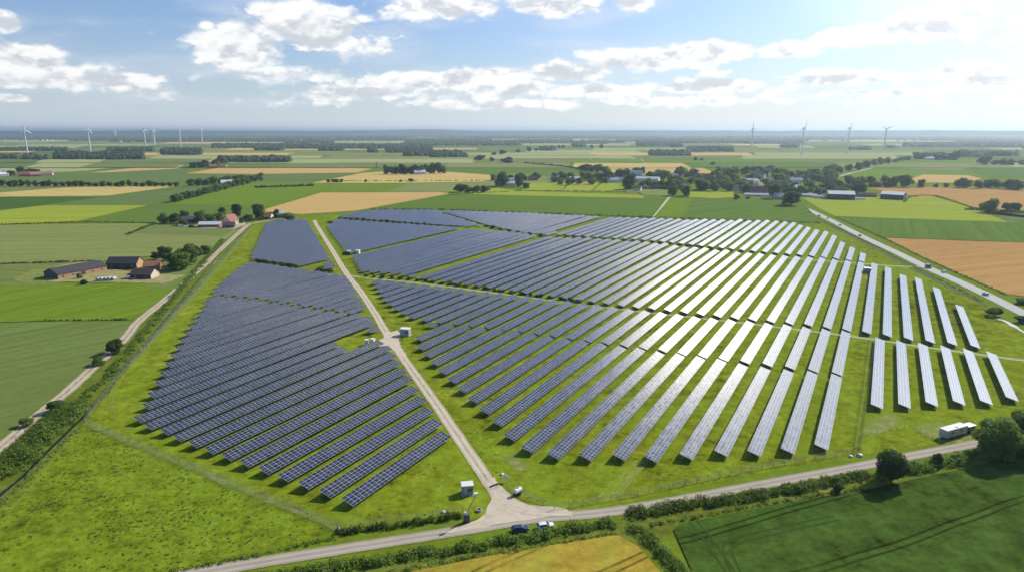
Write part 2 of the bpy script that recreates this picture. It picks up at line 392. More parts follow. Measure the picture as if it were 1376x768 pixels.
C = dict(bright=((.150, .228, .020), (.122, .196, .017)), lime=((.285, .335, .036), (.245, .300, .032)), green=((.120, .188, .030), (.096, .162, .028)),
         bgreen=((.130, .185, .052), (.106, .162, .046)), dark=((.070, .130, .026), (.058, .112, .024)), tan=((.520, .355, .135), (.460, .315, .115)),
         gold=((.52, .395, .14), (.47, .36, .125)), olive=((.215, .245, .075), (.185, .218, .066)), oliveg=((.165, .205, .058), (.140, .182, .052)), pale=((.34, .36, .15), (.29, .33, .13)),
         brown=((.43, .255, .090), (.37, .225, .080)), yel=((.32, .33, .05), (.27, .30, .045)), sage=((.150, .198, .050), (.122, .170, .044)), ripe=((.46, .30, .045), (.26, .24, .03)))
def fmat(kind, ang=0.0, tram=0.0, period=24.0, stripe=.10, mott=.16, bump=0.0):
    stripe *= 1.8; mott *= 1.35
    key = ('f', kind, round(ang, 1), tram, period, stripe, mott)
    if key not in _cache: _cache[key] = field_mat('field_' + kind, C[kind][0], ang, stripe, period, tram, mott, C[kind][1], bump)
    return _cache[key]
# far patchwork (beyond about 1.6 km): strips of random fields, each a real parcel of land
rnd = random.Random(3)
rowsY = [186.6, 188.4, 190.6, 193.5, 196, 199, 202, 205.5, 209.5, 214, 219.5, 226]
kinds = ['green', 'bgreen', 'olive', 'pale', 'pale', 'oliveg', 'olive', 'green', 'pale', 'gold', 'bright', 'oliveg']
for r in range(len(rowsY) - 1):
    y0, y1 = rowsY[r], rowsY[r + 1]; x = -80 + rnd.uniform(-60, 0)
    while x < 1460:
        wd = rnd.uniform(70, 240); k = rnd.choice(kinds if y0 > 193 else ['pale', 'olive', 'pale', 'gold', 'oliveg']); sk = (x - 688) * .03 + rnd.uniform(-8, 8)
        sheet('field', [(x, y1), (x + wd - 2, y1 + rnd.uniform(-.5, .5)), (x + wd - 2 - sk, y0 + .3), (x - sk, y0 + .2)], fmat(k, rnd.choice([.5, -1.0, 1.9]), 0, 24, .16, .15)); x += wd
FIELDS = [
    # left distance
    ('pale', [(-60, 231), (-60, 222), (60, 219), (190, 221), (130, 229), (60, 232)]),
    ('bgreen', [(120, 229), (190, 221), (260, 216), (340, 216), (255, 222), (125, 231)]),
    ('tan', [(120, 232), (180, 226), (250, 222), (256, 225), (190, 231)]),
    ('bgreen', [(-60, 246), (-60, 233), (120, 233), (255, 226), (250, 236), (190, 245)]),
    ('tan', [(250, 233), (300, 225), (430, 224), (500, 227), (480, 232), (344, 234)]),
    ('bgreen', [(190, 246), (255, 234), (480, 233), (420, 243), (344, 246)]),
    ('oliveg', [(-60, 255), (-60, 248), (90, 248), (95, 251), (0, 259)]),
    ('gold', [(-60, 264), (0, 259), (95, 251.5), (245, 249.5), (145, 263), (0, 264.5)]),
    ('dark', [(-60, 290), (-60, 265), (140, 264.5), (60, 275.5), (0, 283)]),
    ('bgreen', [(62, 276), (145, 263.5), (245, 250), (300, 249), (226, 273), (200, 276)]),
    ('lime', [(-60, 303), (0, 283), (60, 276), (198, 276), (105, 297), (0, 302)]),
    ('green', [(107, 298), (200, 276), (235, 273), (344, 276), (360, 281), (330, 296), (212, 301)]),
    ('bright', [(228, 274), (344, 245), (452, 247), (405, 263), (360, 277), (344, 276)]),
    ('bright', [(436, 258.5), (453, 247.5), (548, 247), (522, 258)]),
    ('olive', [(522, 258), (548, 247), (665, 244), (668, 251), (604, 258)]),
    ('tan', [(357, 281), (432, 259), (590, 258.5), (606, 260), (480, 283), (405, 288), (357, 285)]),
    ('gold', [(420, 246), (490, 232), (560, 228), (668, 236), (668, 244), (548, 246)]),
    ('green', [(480, 233), (560, 222), (640, 216), (668, 222), (668, 234), (560, 228)]),
    ('pale', [(390, 224), (480, 216), (600, 211), (640, 213), (560, 220), (500, 226)]),
    ('green', [(478, 284), (606, 261), (668, 262), (700, 263.5), (867, 267), (868, 292), (700, 286), (560, 282)]),
    ('lime', [(606, 260), (668, 253), (700, 257), (862, 262), (866, 266.5), (700, 263)]),
    ('lime', [(700, 256), (712, 244), (764, 244), (755, 257)]), ('yel', [(757, 257), (767, 244), (806, 245), (794, 257)]), ('lime', [(796, 257), (810, 246), (836, 247), (838, 258)]),
    ('olive', [(838, 258), (840, 254), (900, 252), (895, 264), (862, 262)]),
    ('green', [(640, 232), (668, 222), (800, 223), (760, 239), (700, 233)]),
    ('green', [(668, 205), (800, 205), (870, 200), (880, 209), (810, 207), (760, 223), (690, 222)]),
    ('olive', [(668, 235), (700, 233), (755, 240), (780, 245), (700, 246)]),
    ('tan', [(775, 224), (800, 219), (930, 219), (958, 232), (950, 238), (868, 236), (800, 230)]),
    ('brown', [(800, 231), (868, 226), (950, 231), (962, 238), (880, 237)]),
    ('pale', [(800, 218), (812, 208), (915, 209), (935, 219)]),
    ('lime', [(930, 213), (1040, 212), (1040, 217), (940, 217)]),
    ('green', [(940, 218), (1080, 218), (1110, 224), (975, 225)]),
    ('olive', [(1080, 209), (1240, 204), (1240, 210), (1160, 214), (1080, 214)]),
    # centre strip behind the park
    ('green', [(868, 266), (897, 266), (876, 293), (850, 292)]),
    ('bright', [(900, 266), (930, 267), (915, 295), (880, 293.5)]),
    ('green', [(930, 267), (1075, 268), (1086, 280), (1102, 299), (915, 295)]),
    ('lime', [(925, 265), (928, 258), (985, 258), (988, 265), (960, 267)]),
    # right distance
    ('bright', [(1128, 238), (1180, 227), (1290, 231), (1310, 236), (1230, 238), (1200, 240)]),
    ('olive', [(1170, 226), (1220, 214), (1310, 212), (1320, 221), (1290, 230)]),
    ('green', [(1300, 229), (1316, 221), (1460, 222), (1460, 240), (1330, 238)]),
    ('tan', [(1226, 240), (1240, 235), (1300, 236), (1320, 240), (1300, 246), (1220, 246)]),
    ('brown', [(1165, 253), (1290, 251), (1460, 262), (1460, 290), (1376, 283), (1310, 281), (1257, 264), (1235, 265)]),
    ('lime', [(1078, 266), (1230, 265), (1255, 264.5), (1310, 281), (1355, 299), (1270, 296), (1122, 291), (1100, 280)]),
    ('bgreen', [(1328, 288), (1376, 287), (1460, 290), (1460, 302), (1356, 300), (1315, 281)]),
    ('green', [(1124, 291.5), (1270, 296), (1356, 300), (1460, 306), (1460, 330), (1376, 326), (1186, 319)]),
    ('brown', [(1187, 320), (1376, 326.5), (1460, 331), (1460, 408), (1376, 398), (1350, 395), (1240, 346)]),
    # left near
    ('olive', [(-80, 356), (-80, 304), (0, 303), (210, 300.5), (300, 303), (320, 309), (285, 336), (130, 352), (0, 355)]),
    ('oliveg', [(170, 314), (210, 303), (315, 308), (300, 318)]),
    ('oliveg', [(-80, 384), (-80, 357), (110, 353), (80, 383)]),
    ('bright', [(-80, 436), (-80, 384), (230, 379), (262, 362), (252, 372), (182, 429), (170, 430), (60, 431)]),
    ('sage', [(-80, 640), (-80, 437), (60, 432), (178, 431), (160, 456), (80, 528), (10, 585), (-60, 640)]),
    ('oliveg', [(180, 352), (290, 330), (262, 358), (228, 388), (195, 384)]),
    # front
    ('ripe', [(500, 800), (554, 768), (688, 741), (830, 719), (858, 735), (890, 772), (920, 830), (500, 830)]),
]
TR = {('gold', 554): 1}
for i, (k, pts) in enumerate(FIELDS):
    near = pts[0][1] > 340
    ang = {'gold': -.9, 'ripe': .95, 'olive': 1.5, 'bgreen': .75, 'sage': .75, 'brown': 1.2, 'lime': 1.45, 'tan': 1.3}.get(k, .5 + (i % 5) * .3)
    if pts[0] == (500, 800): ang = .95
    if k == 'ripe':
        sheet('field', pts, field_mat('ripe_field', (.40, .265, .040), .95, .22, 17, .55, .42, (.25, .225, .032), .5, 2.0), level=4 + i); continue
    sheet('field', pts, fmat(k, ang, (.30 if near else .22) if pts[0][1] > 260 else .0, 24 if near else 30, .10, .14), level=4 + i)
sheet('field', [(905, 712), (913, 705), (1032, 680), (1174, 656), (1294, 630), (1376, 611), (1500, 585), (1500, 800), (970, 830), (930, 768)], field_mat('cereal_field', (.066, .112, .018), 1.18, .22, 21, .55, .52, (.046, .092, .015), .5, 1.6), level=60)
TRAM = plain('tramline_soil', (.040, .072, .015), .95, spec=0.0)
for off in (0, 2.2):
    for ln in ([(936, 700), (952, 718), (966, 738), (990, 772)], [(985, 775), (972, 745), (974, 731), (986, 724), (1034, 712), (1120, 693)]):
        L = [G(*q) for q in ln]; _lay[0] += 1; ribbon('tramline', None, .55, TRAM, .300 + .006 * (_lay[0] % 5), .25, 6, [q + side(L, i) * off for i, q in enumerate(L)])
# the meadow the solar park stands on, and the rough pasture in front of it
PARK = field_mat('park_grass', (.198, .244, .014), 0.5, .14, 24, 0, .60, (.132, .184, .012), .4, 1.6, (.22, .24, .025))
sheet('meadow', [(452, 713), (344, 668), (232, 620), (114, 569), (175, 490), (240, 420), (300, 350), (340, 304), (372, 296), (420, 292), (500, 283), (585, 282.5), (700, 286.5), (868, 293), (1105, 300), (1160, 327), (1225, 362), (1272, 386), (1330, 416), (1400, 470), (1420, 545), (1310, 588), (1152, 612), (1010, 636), (840, 675), (740, 690), (660, 702), (620, 694)], PARK, level=3)
sheet('pasture', [(112, 572), (232, 622), (344, 669), (452, 714), (380, 735), (230, 772), (-100, 840), (-260, 840), (-60, 730), (0, 690)], field_mat('pasture_grass', (.182, .236, .015), .3, .04, 24, 0, .70, (.122, .178, .012), .6, 2.2, (.20, .24, .025)), level=3)
VERGE = field_mat('verge_grass', (.150, .185, .022), 1.2, .05, 24, 0, .50, (.10, .14, .02), .4, 2.0, (.24, .23, .07))
sheet('verge', [(152, 800), (344, 769), (554, 744), (688, 722), (838, 694), (1032, 660), (1180, 634), (1320, 604), (1380, 590), (1380, 608), (1294, 632), (1174, 658), (1032, 682), (905, 712), (858, 738), (830, 720), (688, 742), (554, 770), (420, 800)], VERGE, level=5)
sheet('verge', [(330, 303), (270, 361), (224, 402), (188, 432), (165, 459), (124, 497), (60, 552), (0, 604), (-60, 650), (-60, 720), (0, 680), (60, 616), (114, 566), (175, 489), (240, 419), (300, 349), (338, 304)], VERGE, level=5)
sheet('farmyard', [(62, 379), (75, 358), (110, 352), (150, 362), (200, 368), (250, 370), (222, 381), (170, 380)], gravel_mat('yard_soil', (.42, .34, .20), patchy=(.26, .25, .08)), level=70)
sheet('farmyard', [(18, 375), (45, 362), (80, 361), (60, 382), (30, 382)], DIRT, level=71)
sheet('farmyard', [(268, 302), (300, 297), (330, 296), (330, 303), (316, 308), (270, 307)], gravel_mat('yard_gravel', (.40, .35, .26)), level=70)
for q in ([(1168, 562), (1200, 555), (1215, 562), (1180, 585), (1160, 582)], [(1226, 574), (1262, 566), (1310, 580), (1308, 592), (1270, 596), (1240, 584)]):
    sheet('bare_patch', q, DIRT, level=9)
sheet('bare_patch', [(672, 612), (690, 606), (712, 625), (712, 632), (690, 632)], DIRT, level=9)

road = ribbon('road', [(150, 792), (230, 776), (344, 756), (494, 732), (640, 709), (720, 696), (838, 684.5), (1032, 649), (1150, 627), (1220, 613), (1313, 595), (1345, 587), (1440, 562)], 4.6, ASPH, .09, .02)
trackp = [(424, 296), (424, 300), (444, 332), (464, 365), (484, 391), (504, 421), (521, 450), (545, 485), (584, 540), (625, 600), (652, 640), (668, 664), (676, 690)]
ribbon('track', trackp, 4.4, GRAVEL, .095, .05)
sheet('gravel_apron', [(590, 716), (628, 703), (652, 690), (660, 672), (654, 650), (664, 640), (676, 655), (690, 668), (712, 678), (760, 683), (770, 690), (720, 697), (640, 710)], GRAVEL_S, level=22)
sheet('gravel_apron', [(500, 466), (516, 452), (514, 446), (524, 446), (534, 443), (540, 452), (536, 458), (546, 478), (536, 478), (522, 464)], GRAVEL_S, level=22)
TREAD = gravel_mat('tyre_tread', (.45, .39, .30), patchy=(.52, .46, .36))
for off in (-.9, .9):
    for ln in ([(650, 636), (664, 658), (680, 676), (712, 688), (770, 690)], [(655, 645), (668, 662), (669, 682), (657, 698), (618, 711)]):
        L = [G(*q) for q in ln]; _lay[0] += 1; ribbon('track', None, .6, TREAD, .125 + .006 * (_lay[0] % 5), .35, 6, [q + side(L, i) * off for i, q in enumerate(L)])
ribbon('lane', [(-60, 650), (11, 592), (49, 557), (86, 529), (124, 495), (165, 457.5), (187, 431), (225, 400), (270, 360), (330, 305), (342, 300), (360, 297), (400, 294)], 5.2, LANE, .085, .08)
ribbon('path', [(466, 370), (500, 374), (560, 380), (688, 396.5), (850, 417), (1000, 434), (1140, 451), (1250, 467), (1376, 484), (1430, 492)], 3.0, PATH, .075, .15)
ribbon('path', [(345, 355.5), (400, 363), (452, 369.5), (466, 370)], 2.6, PATH, .075, .15)
ribbon('path', [(1060, 347), (1160, 354), (1200, 357.5), (1250, 358.5)], 3.4, PATH, .075, .1)
ribbon('path', [(112, 568), (232, 619), (344, 666), (419, 695), (453, 711)], 1.7, gravel_mat('worn_path', (.24, .25, .12), patchy=(.15, .20, .03)), .065, .12)
ribbon('path', [(112, 570), (86, 600), (40, 655), (0, 704), (-40, 755)], .55, RUT0, .07, .5)
ribbon('path', [(175, 489), (240, 420), (300, 351), (338, 306)], 2.2, gravel_mat('ditch_path', (.22, .24, .12), patchy=(.15, .20, .03)), .065, .12)
RUT = gravel_mat('wheel_ruts', (.26, .27, .08), patchy=(.17, .22, .02))
for ox in (-5, 0, 5, 11): ribbon('path', [(822 + ox, 664), (838 + ox, 645), (870 + ox * .9, 612), (905 + ox * .8, 568), (962 + ox * .6, 495)] if ox in (0, 5) else [(812 + ox * 1.6, 668), (830 + ox * 1.3, 650), (862 + ox, 618)], .8, RUT, .085, .3)
for ox in (0, 4): ribbon('path', [(150 + ox, 555), (147 + ox, 535), (165 + ox, 500), (200 + ox, 470)], .6, RUT, .085, .3)
ribbon('main_road', [(1060, 269), (1077, 277.5), (1112, 294), (1157, 317), (1205, 339.5), (1247, 360), (1290, 379), (1330, 398), (1376, 421), (1450, 457)], 8.5, ROAD2, .10, .01)
LINE = plain('road_paint', (.72, .72, .70), .7)
ribbon('road', [(876, 292), (900, 265)], 4.5, GRAVEL, .10)
ribbon('road', [(1022, 224), (975, 217), (930, 209)], 9, GRAVEL, .12)
ribbon('road', [(775, 225), (800, 210)], 9, GRAVEL, .12)
ribbon('road', [(1128, 237), (1180, 224), (1240, 210)], 7, GRAVEL, .12)
ribbon('ditch_water', [(-60, 715), (0, 665), (30, 640), (60, 610), (100, 571), (112, 560), (150, 518), (172, 487), (200, 457), (235, 414), (262, 382), (290, 347), (306, 325)], 1.15, WATER, .08, .2)
ribbon('stream', [(1330, 424), (1352, 432), (1376, 446), (1420, 470)], 2.2, plain('stony_stream', (.20, .21, .20), .5, var=.8, scale=.8), .08, .5)
SOIL = plain('ditch_soil', (.030, .034, .016), .95)
ribbon('ditch', [(1098, 293), (1109, 299.5), (1160, 325.5), (1182, 337), (1222, 358), (1269, 382), (1327, 411)], 2.2, SOIL, .07, .3)

# ------------------------------------------------------------------ foliage builders
def leaf_cloud(mb, c, rad, n, size, rng, mi=0, flat=.0):
    """n small leaf sprays through the outer part of an ellipsoid"""
    for _ in range(n):
        while True:
            d = Vector((rng.gauss(0, 1), rng.gauss(0, 1), rng.gauss(0, 1)))
            if d.length > .1: break
        d.normalize(); rr = rng.uniform(.55, 1.05) ** .6
        p = Vector((c[0] + d.x * rad[0] * rr, c[1] + d.y * rad[1] * rr, c[2] + d.z * rad[2] * rr))
        nn = (d + Vector((rng.uniform(-.8, .8), rng.uniform(-.8, .8), rng.uniform(-.3, 1.0)))).normalized()
        u = nn.orthogonal().normalized(); v = nn.cross(u); a = rng.uniform(0, 6.28)
        u, v = u * math.cos(a) + v * math.sin(a), v * math.cos(a) - u * math.sin(a)
        s = size * rng.uniform(.6, 1.35)
        mb.add([p - u * s, p + v * s * .7 + nn * s * .15, p + u * s, p - v * s * .7 + nn * s * .15], [(0, 1, 2, 3)], mi)
def crown_trunk(seed, lobes, leaves, size, shape='round'):
    """unit tree: height 1, crown width 1 (scaled per tree)"""
    rng = random.Random(seed); cm = MB(); tm = MB()
    tm.tube((0, 0, 0), (.01, 0, .22), .035, .026, 7); tm.tube((.01, 0, .22), (0, .01, .62), .026, .010, 6)
    pts = []
    for i in range(lobes):
        a = i * 2.4 + rng.uniform(-.4, .4)
        if shape == 'round': h = rng.uniform(.12, .85); r = .33 * math.sqrt(max(.05, 1 - ((h - .45) / .48) ** 2)) * rng.uniform(.6, 1.1)
        elif shape == 'tall': h = .22 + .68 * i / lobes; r = .24 * math.sin(math.pi * min(.97, (h - .05))) * rng.uniform(.5, 1.1)
        else: h = rng.uniform(.16, .7); r = rng.uniform(.1, .36)
        c = (math.cos(a) * r, math.sin(a) * r, h); lr = rng.uniform(.13, .23)
        pts.append((c, (lr * 1.15, lr * 1.15, lr * .8)))
        tm.tube((0, 0, .16 + .3 * rng.random()), (c[0] * .85, c[1] * .85, c[2]), .012, .004, 5)
    tot = sum(p[1][0] ** 2 for p in pts)
    for c, rd in pts: leaf_cloud(cm, c, rd, int(leaves * rd[0] ** 2 / tot), size, rng)
    # dark interior so that the crown is not see-through everywhere
    leaf_cloud(cm, (0, 0, .48), (.28, .28, .34), leaves // 4, size * 1.6, rng)
    return cm.v, cm.f, tm
TREES = {}
def tree_mesh(var, leafkey):
    key = (var, leafkey)
    if key in TREES: return TREES[key]
    cls, seed = var
    lobes, leaves, size, shape = {'near': (22, 12000, .024, 'round'), 'mid': (16, 3000, .044, 'round'), 'far': (11, 620, .085, 'round'), 'tall': (13, 1500, .045, 'tall'), 'bush': (11, 2200, .045, 'bush'), 'shrub': (8, 520, .08, 'bush')}[cls]
    v, f, tm = crown_trunk(hash((cls, seed)) % 9999 if False else seed * 17 + len(cls), lobes, leaves, size, shape)
    cm = MB(); cm.v = v; cm.f = f; cm.mi = [0] * len(f); cm.sm = [False] * len(f)
    TREES[key] = (cm.mesh('crown', LEAF[leafkey]), tm.mesh('trunk', BARK)); return TREES[key]
rt = random.Random(11)
def plant(name, p, h, wd, var, leaf, label, cat='tree', group=None, trunk=True):
    root = thing(name, label, cat, (p.x, p.y, 0), rt.uniform(0, 6.28), group)
    cmesh, tmesh = tree_mesh(var, leaf); sc = (wd * rt.uniform(.95, 1.08), wd * rt.uniform(.95, 1.08), h)
    c = mobj('crown', cmesh, root); c.scale = sc
    if trunk:
        t = mobj('trunk', tmesh, root); t.scale = sc
    return root
def tree_px(px, py, hp, wp, label, leaf='oak', cls=None, name='tree', cat='tree', group=None, kx=1.0):
    p = G(px, py); k = depth(p) / F
    if cls is None: cls = 'near' if p.y < 320 else ('mid' if p.y < 1000 else 'far')
    spec = (name, p, hp * k, wp * k * kx, (cls, rt.randint(1, 3)), leaf, label, cat, group)
    if name == 'tree': PENDING.append((hp * wp, spec)); return None
    return plant(*spec, trunk=True)
PENDING = []
def plant_trees(limit=296):
    PENDING.sort(key=lambda q: -q[0]); mb = MB(); rs = random.Random(2)
    for i, (_, sp) in enumerate(PENDING):
        if i < limit: plant(*sp); continue
        me = tree_mesh(('far', sp[4][1]), 'far')[0]; p, h, wd, a = sp[1], sp[2], sp[3], rs.uniform(0, 6.28)
        vs = [(p.x + (v.co.x * math.cos(a) - v.co.y * math.sin(a)) * wd, p.y + (v.co.x * math.sin(a) + v.co.y * math.cos(a)) * wd, v.co.z * h) for v in me.vertices]
        mb.add(vs, [tuple(f.vertices) for f in me.polygons])
    o = mb.build('distant_trees', LEAF['far']); o['kind'] = 'stuff'; o['label'] = 'smallest distant trees scattered over the plain'
def hedge(name, pix, width, height, label, leaf='hedge', dens=5.0, size=.35, cat='hedge', lumps=1.6, kind=None, gaps=0.0):
    L = smooth_line([G(*p) for p in pix], 8); mb = MB(); rng = random.Random(len(pix) * 31 + int(pix[0][0]))
    for i in range(len(L) - 1):
        seg = (L[i + 1] - L[i]); ln = seg.length; q = side(L, i)
        for _ in range(max(1, int(ln / lumps * (4.2 if L[i].length < 290 else 2.1)))):
            if rng.random() < gaps: continue
            p = L[i] + seg * rng.random() + q * rng.uniform(-.42, .42) * width
            hh = height * (.82 + .36 * math.sin(i * .9 + p.x * .2) * rng.random() + rng.uniform(-.12, .12))
            leaf_cloud(mb, (p.x, p.y, hh * .45), (width * .34 * rng.uniform(.7, 1.3), width * .34 * rng.uniform(.7, 1.3), hh * .52), max(6, int(dens * abs(hh) * width * 1.6)), size * (.8 if L[i].length < 290 else 1), rng)
    o = mb.build(name, LEAF[leaf])
    if kind: o['kind'] = kind; o['label'] = label
    else: tag(o, label, cat)
    return o

# ------------------------------------------------------------------ solar tables
TH = R(28.8)
ROWD = Vector((math.sin(TH), math.cos(TH), 0)); PERP = Vector((math.cos(TH), -math.sin(TH), 0))
SLOPE, TILT, LOWZ = 4.3, R(16), 1.30
WX = SLOPE * math.cos(TILT); HZ = SLOPE * math.sin(TILT)
FRAME = plain('panel_frame', (.42, .43, .45), .4, var=.1)
def leg_mesh(z): return MB().box((0, 0, z / 2), (.12, .12, z)).mesh('leg', GALV)
LEG_LOW = leg_mesh(LOWZ + .9 / WX * HZ - .06); LEG_HIGH = leg_mesh(LOWZ + (WX - .9) / WX * HZ - .06)
def panel_mesh(L):
    n = max(1, round(L / MOD_U)); L = n * MOD_U
    x0, x1, z0, z1 = WX / 2, -WX / 2, LOWZ, LOWZ + HZ
    mb = MB(); th = .06
    top = [(x0, 0, z0), (x0, L, z0), (x1, L, z1), (x1, 0, z1)]
    bot = [(x, y, z - th) for x, y, z in top]
    mb.add(top, [(0, 1, 2, 3)], 0)
    mb.add(top + bot, [(7, 6, 5, 4), (0, 4, 5, 1), (1, 5, 6, 2), (2, 6, 7, 3), (3, 7, 4, 0)], 1)
    me = mb.mesh('panel_bank', [PANEL, FRAME]); ul = me.uv_layers.new(name='UVMap')
    for li, uv in zip(me.polygons[0].loop_indices, [(0, 0), (L, 0), (L, SLOPE + .05), (0, SLOPE + .05)]): ul.data[li].uv = uv
    return me, L
TABLES = []
def poly_rows(poly, pitch, phase, min_len=5.0):
    P = [G(*p) for p in poly]; Q = [(p.dot(PERP), p.dot(ROWD)) for p in P]
    lo, hi = min(q[0] for q in Q), max(q[0] for q in Q); k = math.ceil((lo - phase) / pitch); out = []
    while phase + k * pitch < hi:
        a = phase + k * pitch; xs = []
        for i in range(len(Q)):
            (a0, b0), (a1, b1) = Q[i], Q[(i + 1) % len(Q)]
            if (a0 - a) * (a1 - a) < 0 or a0 == a: xs.append(b0 + (b1 - b0) * (a - a0) / (a1 - a0))
        xs.sort()
        for i in range(0, len(xs) - 1, 2):
            if xs[i + 1] - xs[i] > min_len: out.append((a, xs[i], xs[i + 1]))
        k += 1
    return out
def ordw(n):
    return f"{n}{'th' if 10 <= n % 100 <= 20 else {1: 'st', 2: 'nd', 3: 'rd'}.get(n % 10, 'th')}"
def lowphase(px, py):        # centre line of the row whose low near corner shows at that pixel
    return G(px, py, LOWZ).dot(PERP) - WX / 2
PA, PB = 8.38, 9.02
phA = lowphase(469.6, 682.5); phE = lowphase(882, 622.5); phF = lowphase(1224, 548.6)
def block(poly, pitch, phase, descr, group, flip=False, skip=()):
    rows = poly_rows(poly, pitch, phase)
    rows.sort(key=lambda r: (r[0], r[1]), reverse=flip)
    for q in skip:
        sa = min((r[0] for r in rows), key=lambda a_: abs(a_ - G(*q).dot(PERP))); rows = [r for r in rows if abs(r[0] - sa) > .5]
    last = None; n = 0
    for a, b0, b1 in rows:
        if last is None or abs(a - last) > .5: n += 1; last = a; sub = 0
        else: sub += 1
        TABLES.append((a, b0, b1, descr % ordw(n) + ('' if sub == 0 else ', farther piece'), group))
block([(184, 573), (229, 491), (246, 461), (270, 423), (283, 401), (344, 406.5), (400, 415), (470, 426), (494, 426), (507, 445), (451.5, 465), (471.5, 477), (517, 462), (537, 494), (602, 591), (470, 685), (359, 642), (265, 606)], PA, phA,
      'blue solar table left of gravel track, %s row from road corner', 'solar tables in the front left block', True)
block([(284, 399), (290, 391), (317, 367), (336, 354), (344, 356), (464, 373.5), (479, 397), (494, 424), (470, 424), (400, 413), (344, 404.5)], PA, phA,
      'blue solar table below the shrub line, %s row left of the gravel track', 'solar tables left of the track below the shrubs', True)
block([(337, 350), (358, 303), (368, 297.5), (412, 297.5), (442.5, 350), (403, 359)], PA, phA,
      'blue solar table in the far left block, %s row left of the track', 'solar tables in the far left block', True)
block([(431, 361), (446, 353), (452, 363), (447, 365)], PA, phA, 'short blue solar table in the corner by the track crossing, %s row', 'solar tables by the track crossing', True)
block([(440, 307), (454, 296.5), (618, 308.5), (690, 314.5), (729, 319.5), (547, 372.5), (485, 367), (472.5, 344), (466, 341)], PA, phE,
      'blue-grey solar table right of the track, %s row from the far shrub line', 'solar tables right of the track top', skip=[(555, 324)])
block([(456, 291.5), (505, 284), (586, 284), (648, 305), (618, 306.5), (458, 293.3)], PA, phE, 'far blue-grey solar table against the back green field, %s row from left', 'solar tables at the far back left')
block([(591, 284.6), (700, 287.5), (808, 293.2), (735, 318), (700, 314.5), (655, 304.5)], PA, phE, 'pale solar table at the back field edge, middle block, %s from left', 'solar tables at the back middle')
block([(819, 294), (1052, 299.5), (1066, 300.5), (1084, 308), (1118, 315), (1127, 325), (1150, 338), (1164, 345), (1160, 354.5), (1094, 347), (1000, 339), (870, 325), (748, 317.5)], PB, phE,
      'white glaring solar table below the back field, right block, %s from left', 'solar tables at the back right')
D_top = [(733.5, 320.6), (800, 323), (870, 328), (1000, 343), (1090, 349), (1150, 355.5), (1186, 357), (1203, 372), (1221, 374), (1242, 379), (1266, 397)]
block([(551.5, 374.8)] + D_top + [(1292, 417), (1312, 471), (1224, 460.5), (1149, 449), (1077, 440), (1007, 433.5), (924, 424), (844, 415), (700, 396), (620, 384)], PB, phE,
      'glaring solar table ending at the long cross path, %s from left', 'solar tables ending at the long cross path')
block([(497, 378), (700, 402), (850, 420.5), (960, 432.5), (1053, 441), (1156, 452.5), (1138, 509), (1080, 502), (1010, 493), (940, 484), (860, 472), (765, 459), (698, 449), (580, 436), (548, 430), (520, 411)], PB, phE,
      'blue solar table just under the long cross path, %s row from track', 'solar tables under the long cross path')
block([(580, 437.5), (698, 450.5), (765, 460.5), (860, 473.8), (940, 485.8), (1010, 497), (1062, 503), (1133, 511), (1113, 606), (1064, 612), (1020, 616), (977, 616), (934, 619), (882, 625), (839, 622), (794, 622), (750, 622), (711, 613.5), (688, 598), (640, 549), (599, 510), (558, 466)], PB, phE,
      'long blue solar table running to the front edge, %s from the track', 'solar tables running to the front edge')
block([(1176, 552), (1178, 459), (1345, 481), (1374, 539), (1331, 547), (1260, 548), (1200, 552)], PB * .985, phF, 'white solar table above the parked trailer, %s row from the double fence', 'solar tables right of the fence')
print('TABLES', len(TABLES))
for a, b0, b1, label, group in TABLES:
    me, L = panel_mesh(b1 - b0); o0 = b0 + (b1 - b0 - L) / 2
    p = PERP * a + ROWD * o0
    t = thing('solar_table', label, 'solar table', (p.x, p.y, 0), -TH, group)
    t.rotation_euler[1] = R(random.gauss(0, .35)); t.rotation_euler[0] = R(random.gauss(0, .12))
    mobj('panel_bank', me, t)
    d = p.length
    fr = MB()
    for x in (WX / 2 - .9, -WX / 2 + .9):
        z = LOWZ + (WX / 2 - x) / WX * HZ - .12
        fr.box((x, L / 2, z), (.08, L - .4, .10))
    nl = max(2, int(L / 6.0) + 1)
    ys = [.8 + (L - 1.6) * i / (nl - 1) for i in range(nl)]
    if d >= 330:
        for y in ys:
            for x in (WX / 2 - .9, -WX / 2 + .9):
                z = LOWZ + (WX / 2 - x) / WX * HZ - .06; fr.box((x, y, z / 2 - .1), (.12, .12, z - .2))
    fr.build('support_frame', GALV, t)
    if d < 330:
        for y in ys:
            mobj('leg', LEG_LOW, t, (WX / 2 - .9, y, 0)); mobj('leg', LEG_HIGH, t, (-WX / 2 + .9, y, 0))

# ------------------------------------------------------------------ shrubs along the cross paths
def shrub_line(pix, n, hp, label, group, leaf='dark', jit=.5):
    L = [G(*p) for p in pix]; tot = sum((b - a).length for a, b in zip(L, L[1:]))
    for i in range(n):
        s = (i + .5) / n * tot
        for a, b in zip(L, L[1:]):
            if s <= (b - a).length: p = a + (b - a) * (s / (b - a).length); break
            s -= (b - a).length
        plant('shrub', p + Vector((rt.uniform(-jit, jit), rt.uniform(-jit, jit), 0)), hp * rt.uniform(.8, 1.2), hp * 1.7 * rt.uniform(.8, 1.3), ('shrub', rt.randint(1, 3)), leaf, label, 'shrub', group, trunk=False)
shrub_line([(344, 351), (402, 360)], 13, 2.6, 'low dark shrub in the line between the far left solar blocks', 'shrubs between the left blocks')
shrub_line([(426, 363), (447, 366)], 5, 2.6, 'low dark shrub by the track crossing', 'shrubs at the track crossing')
shrub_line([(487, 371), (560, 377), (700, 395), (800, 409)], 26, 2.4, 'low green shrub along the long cross path at the row ends', 'shrubs along the long cross path', 'oak')
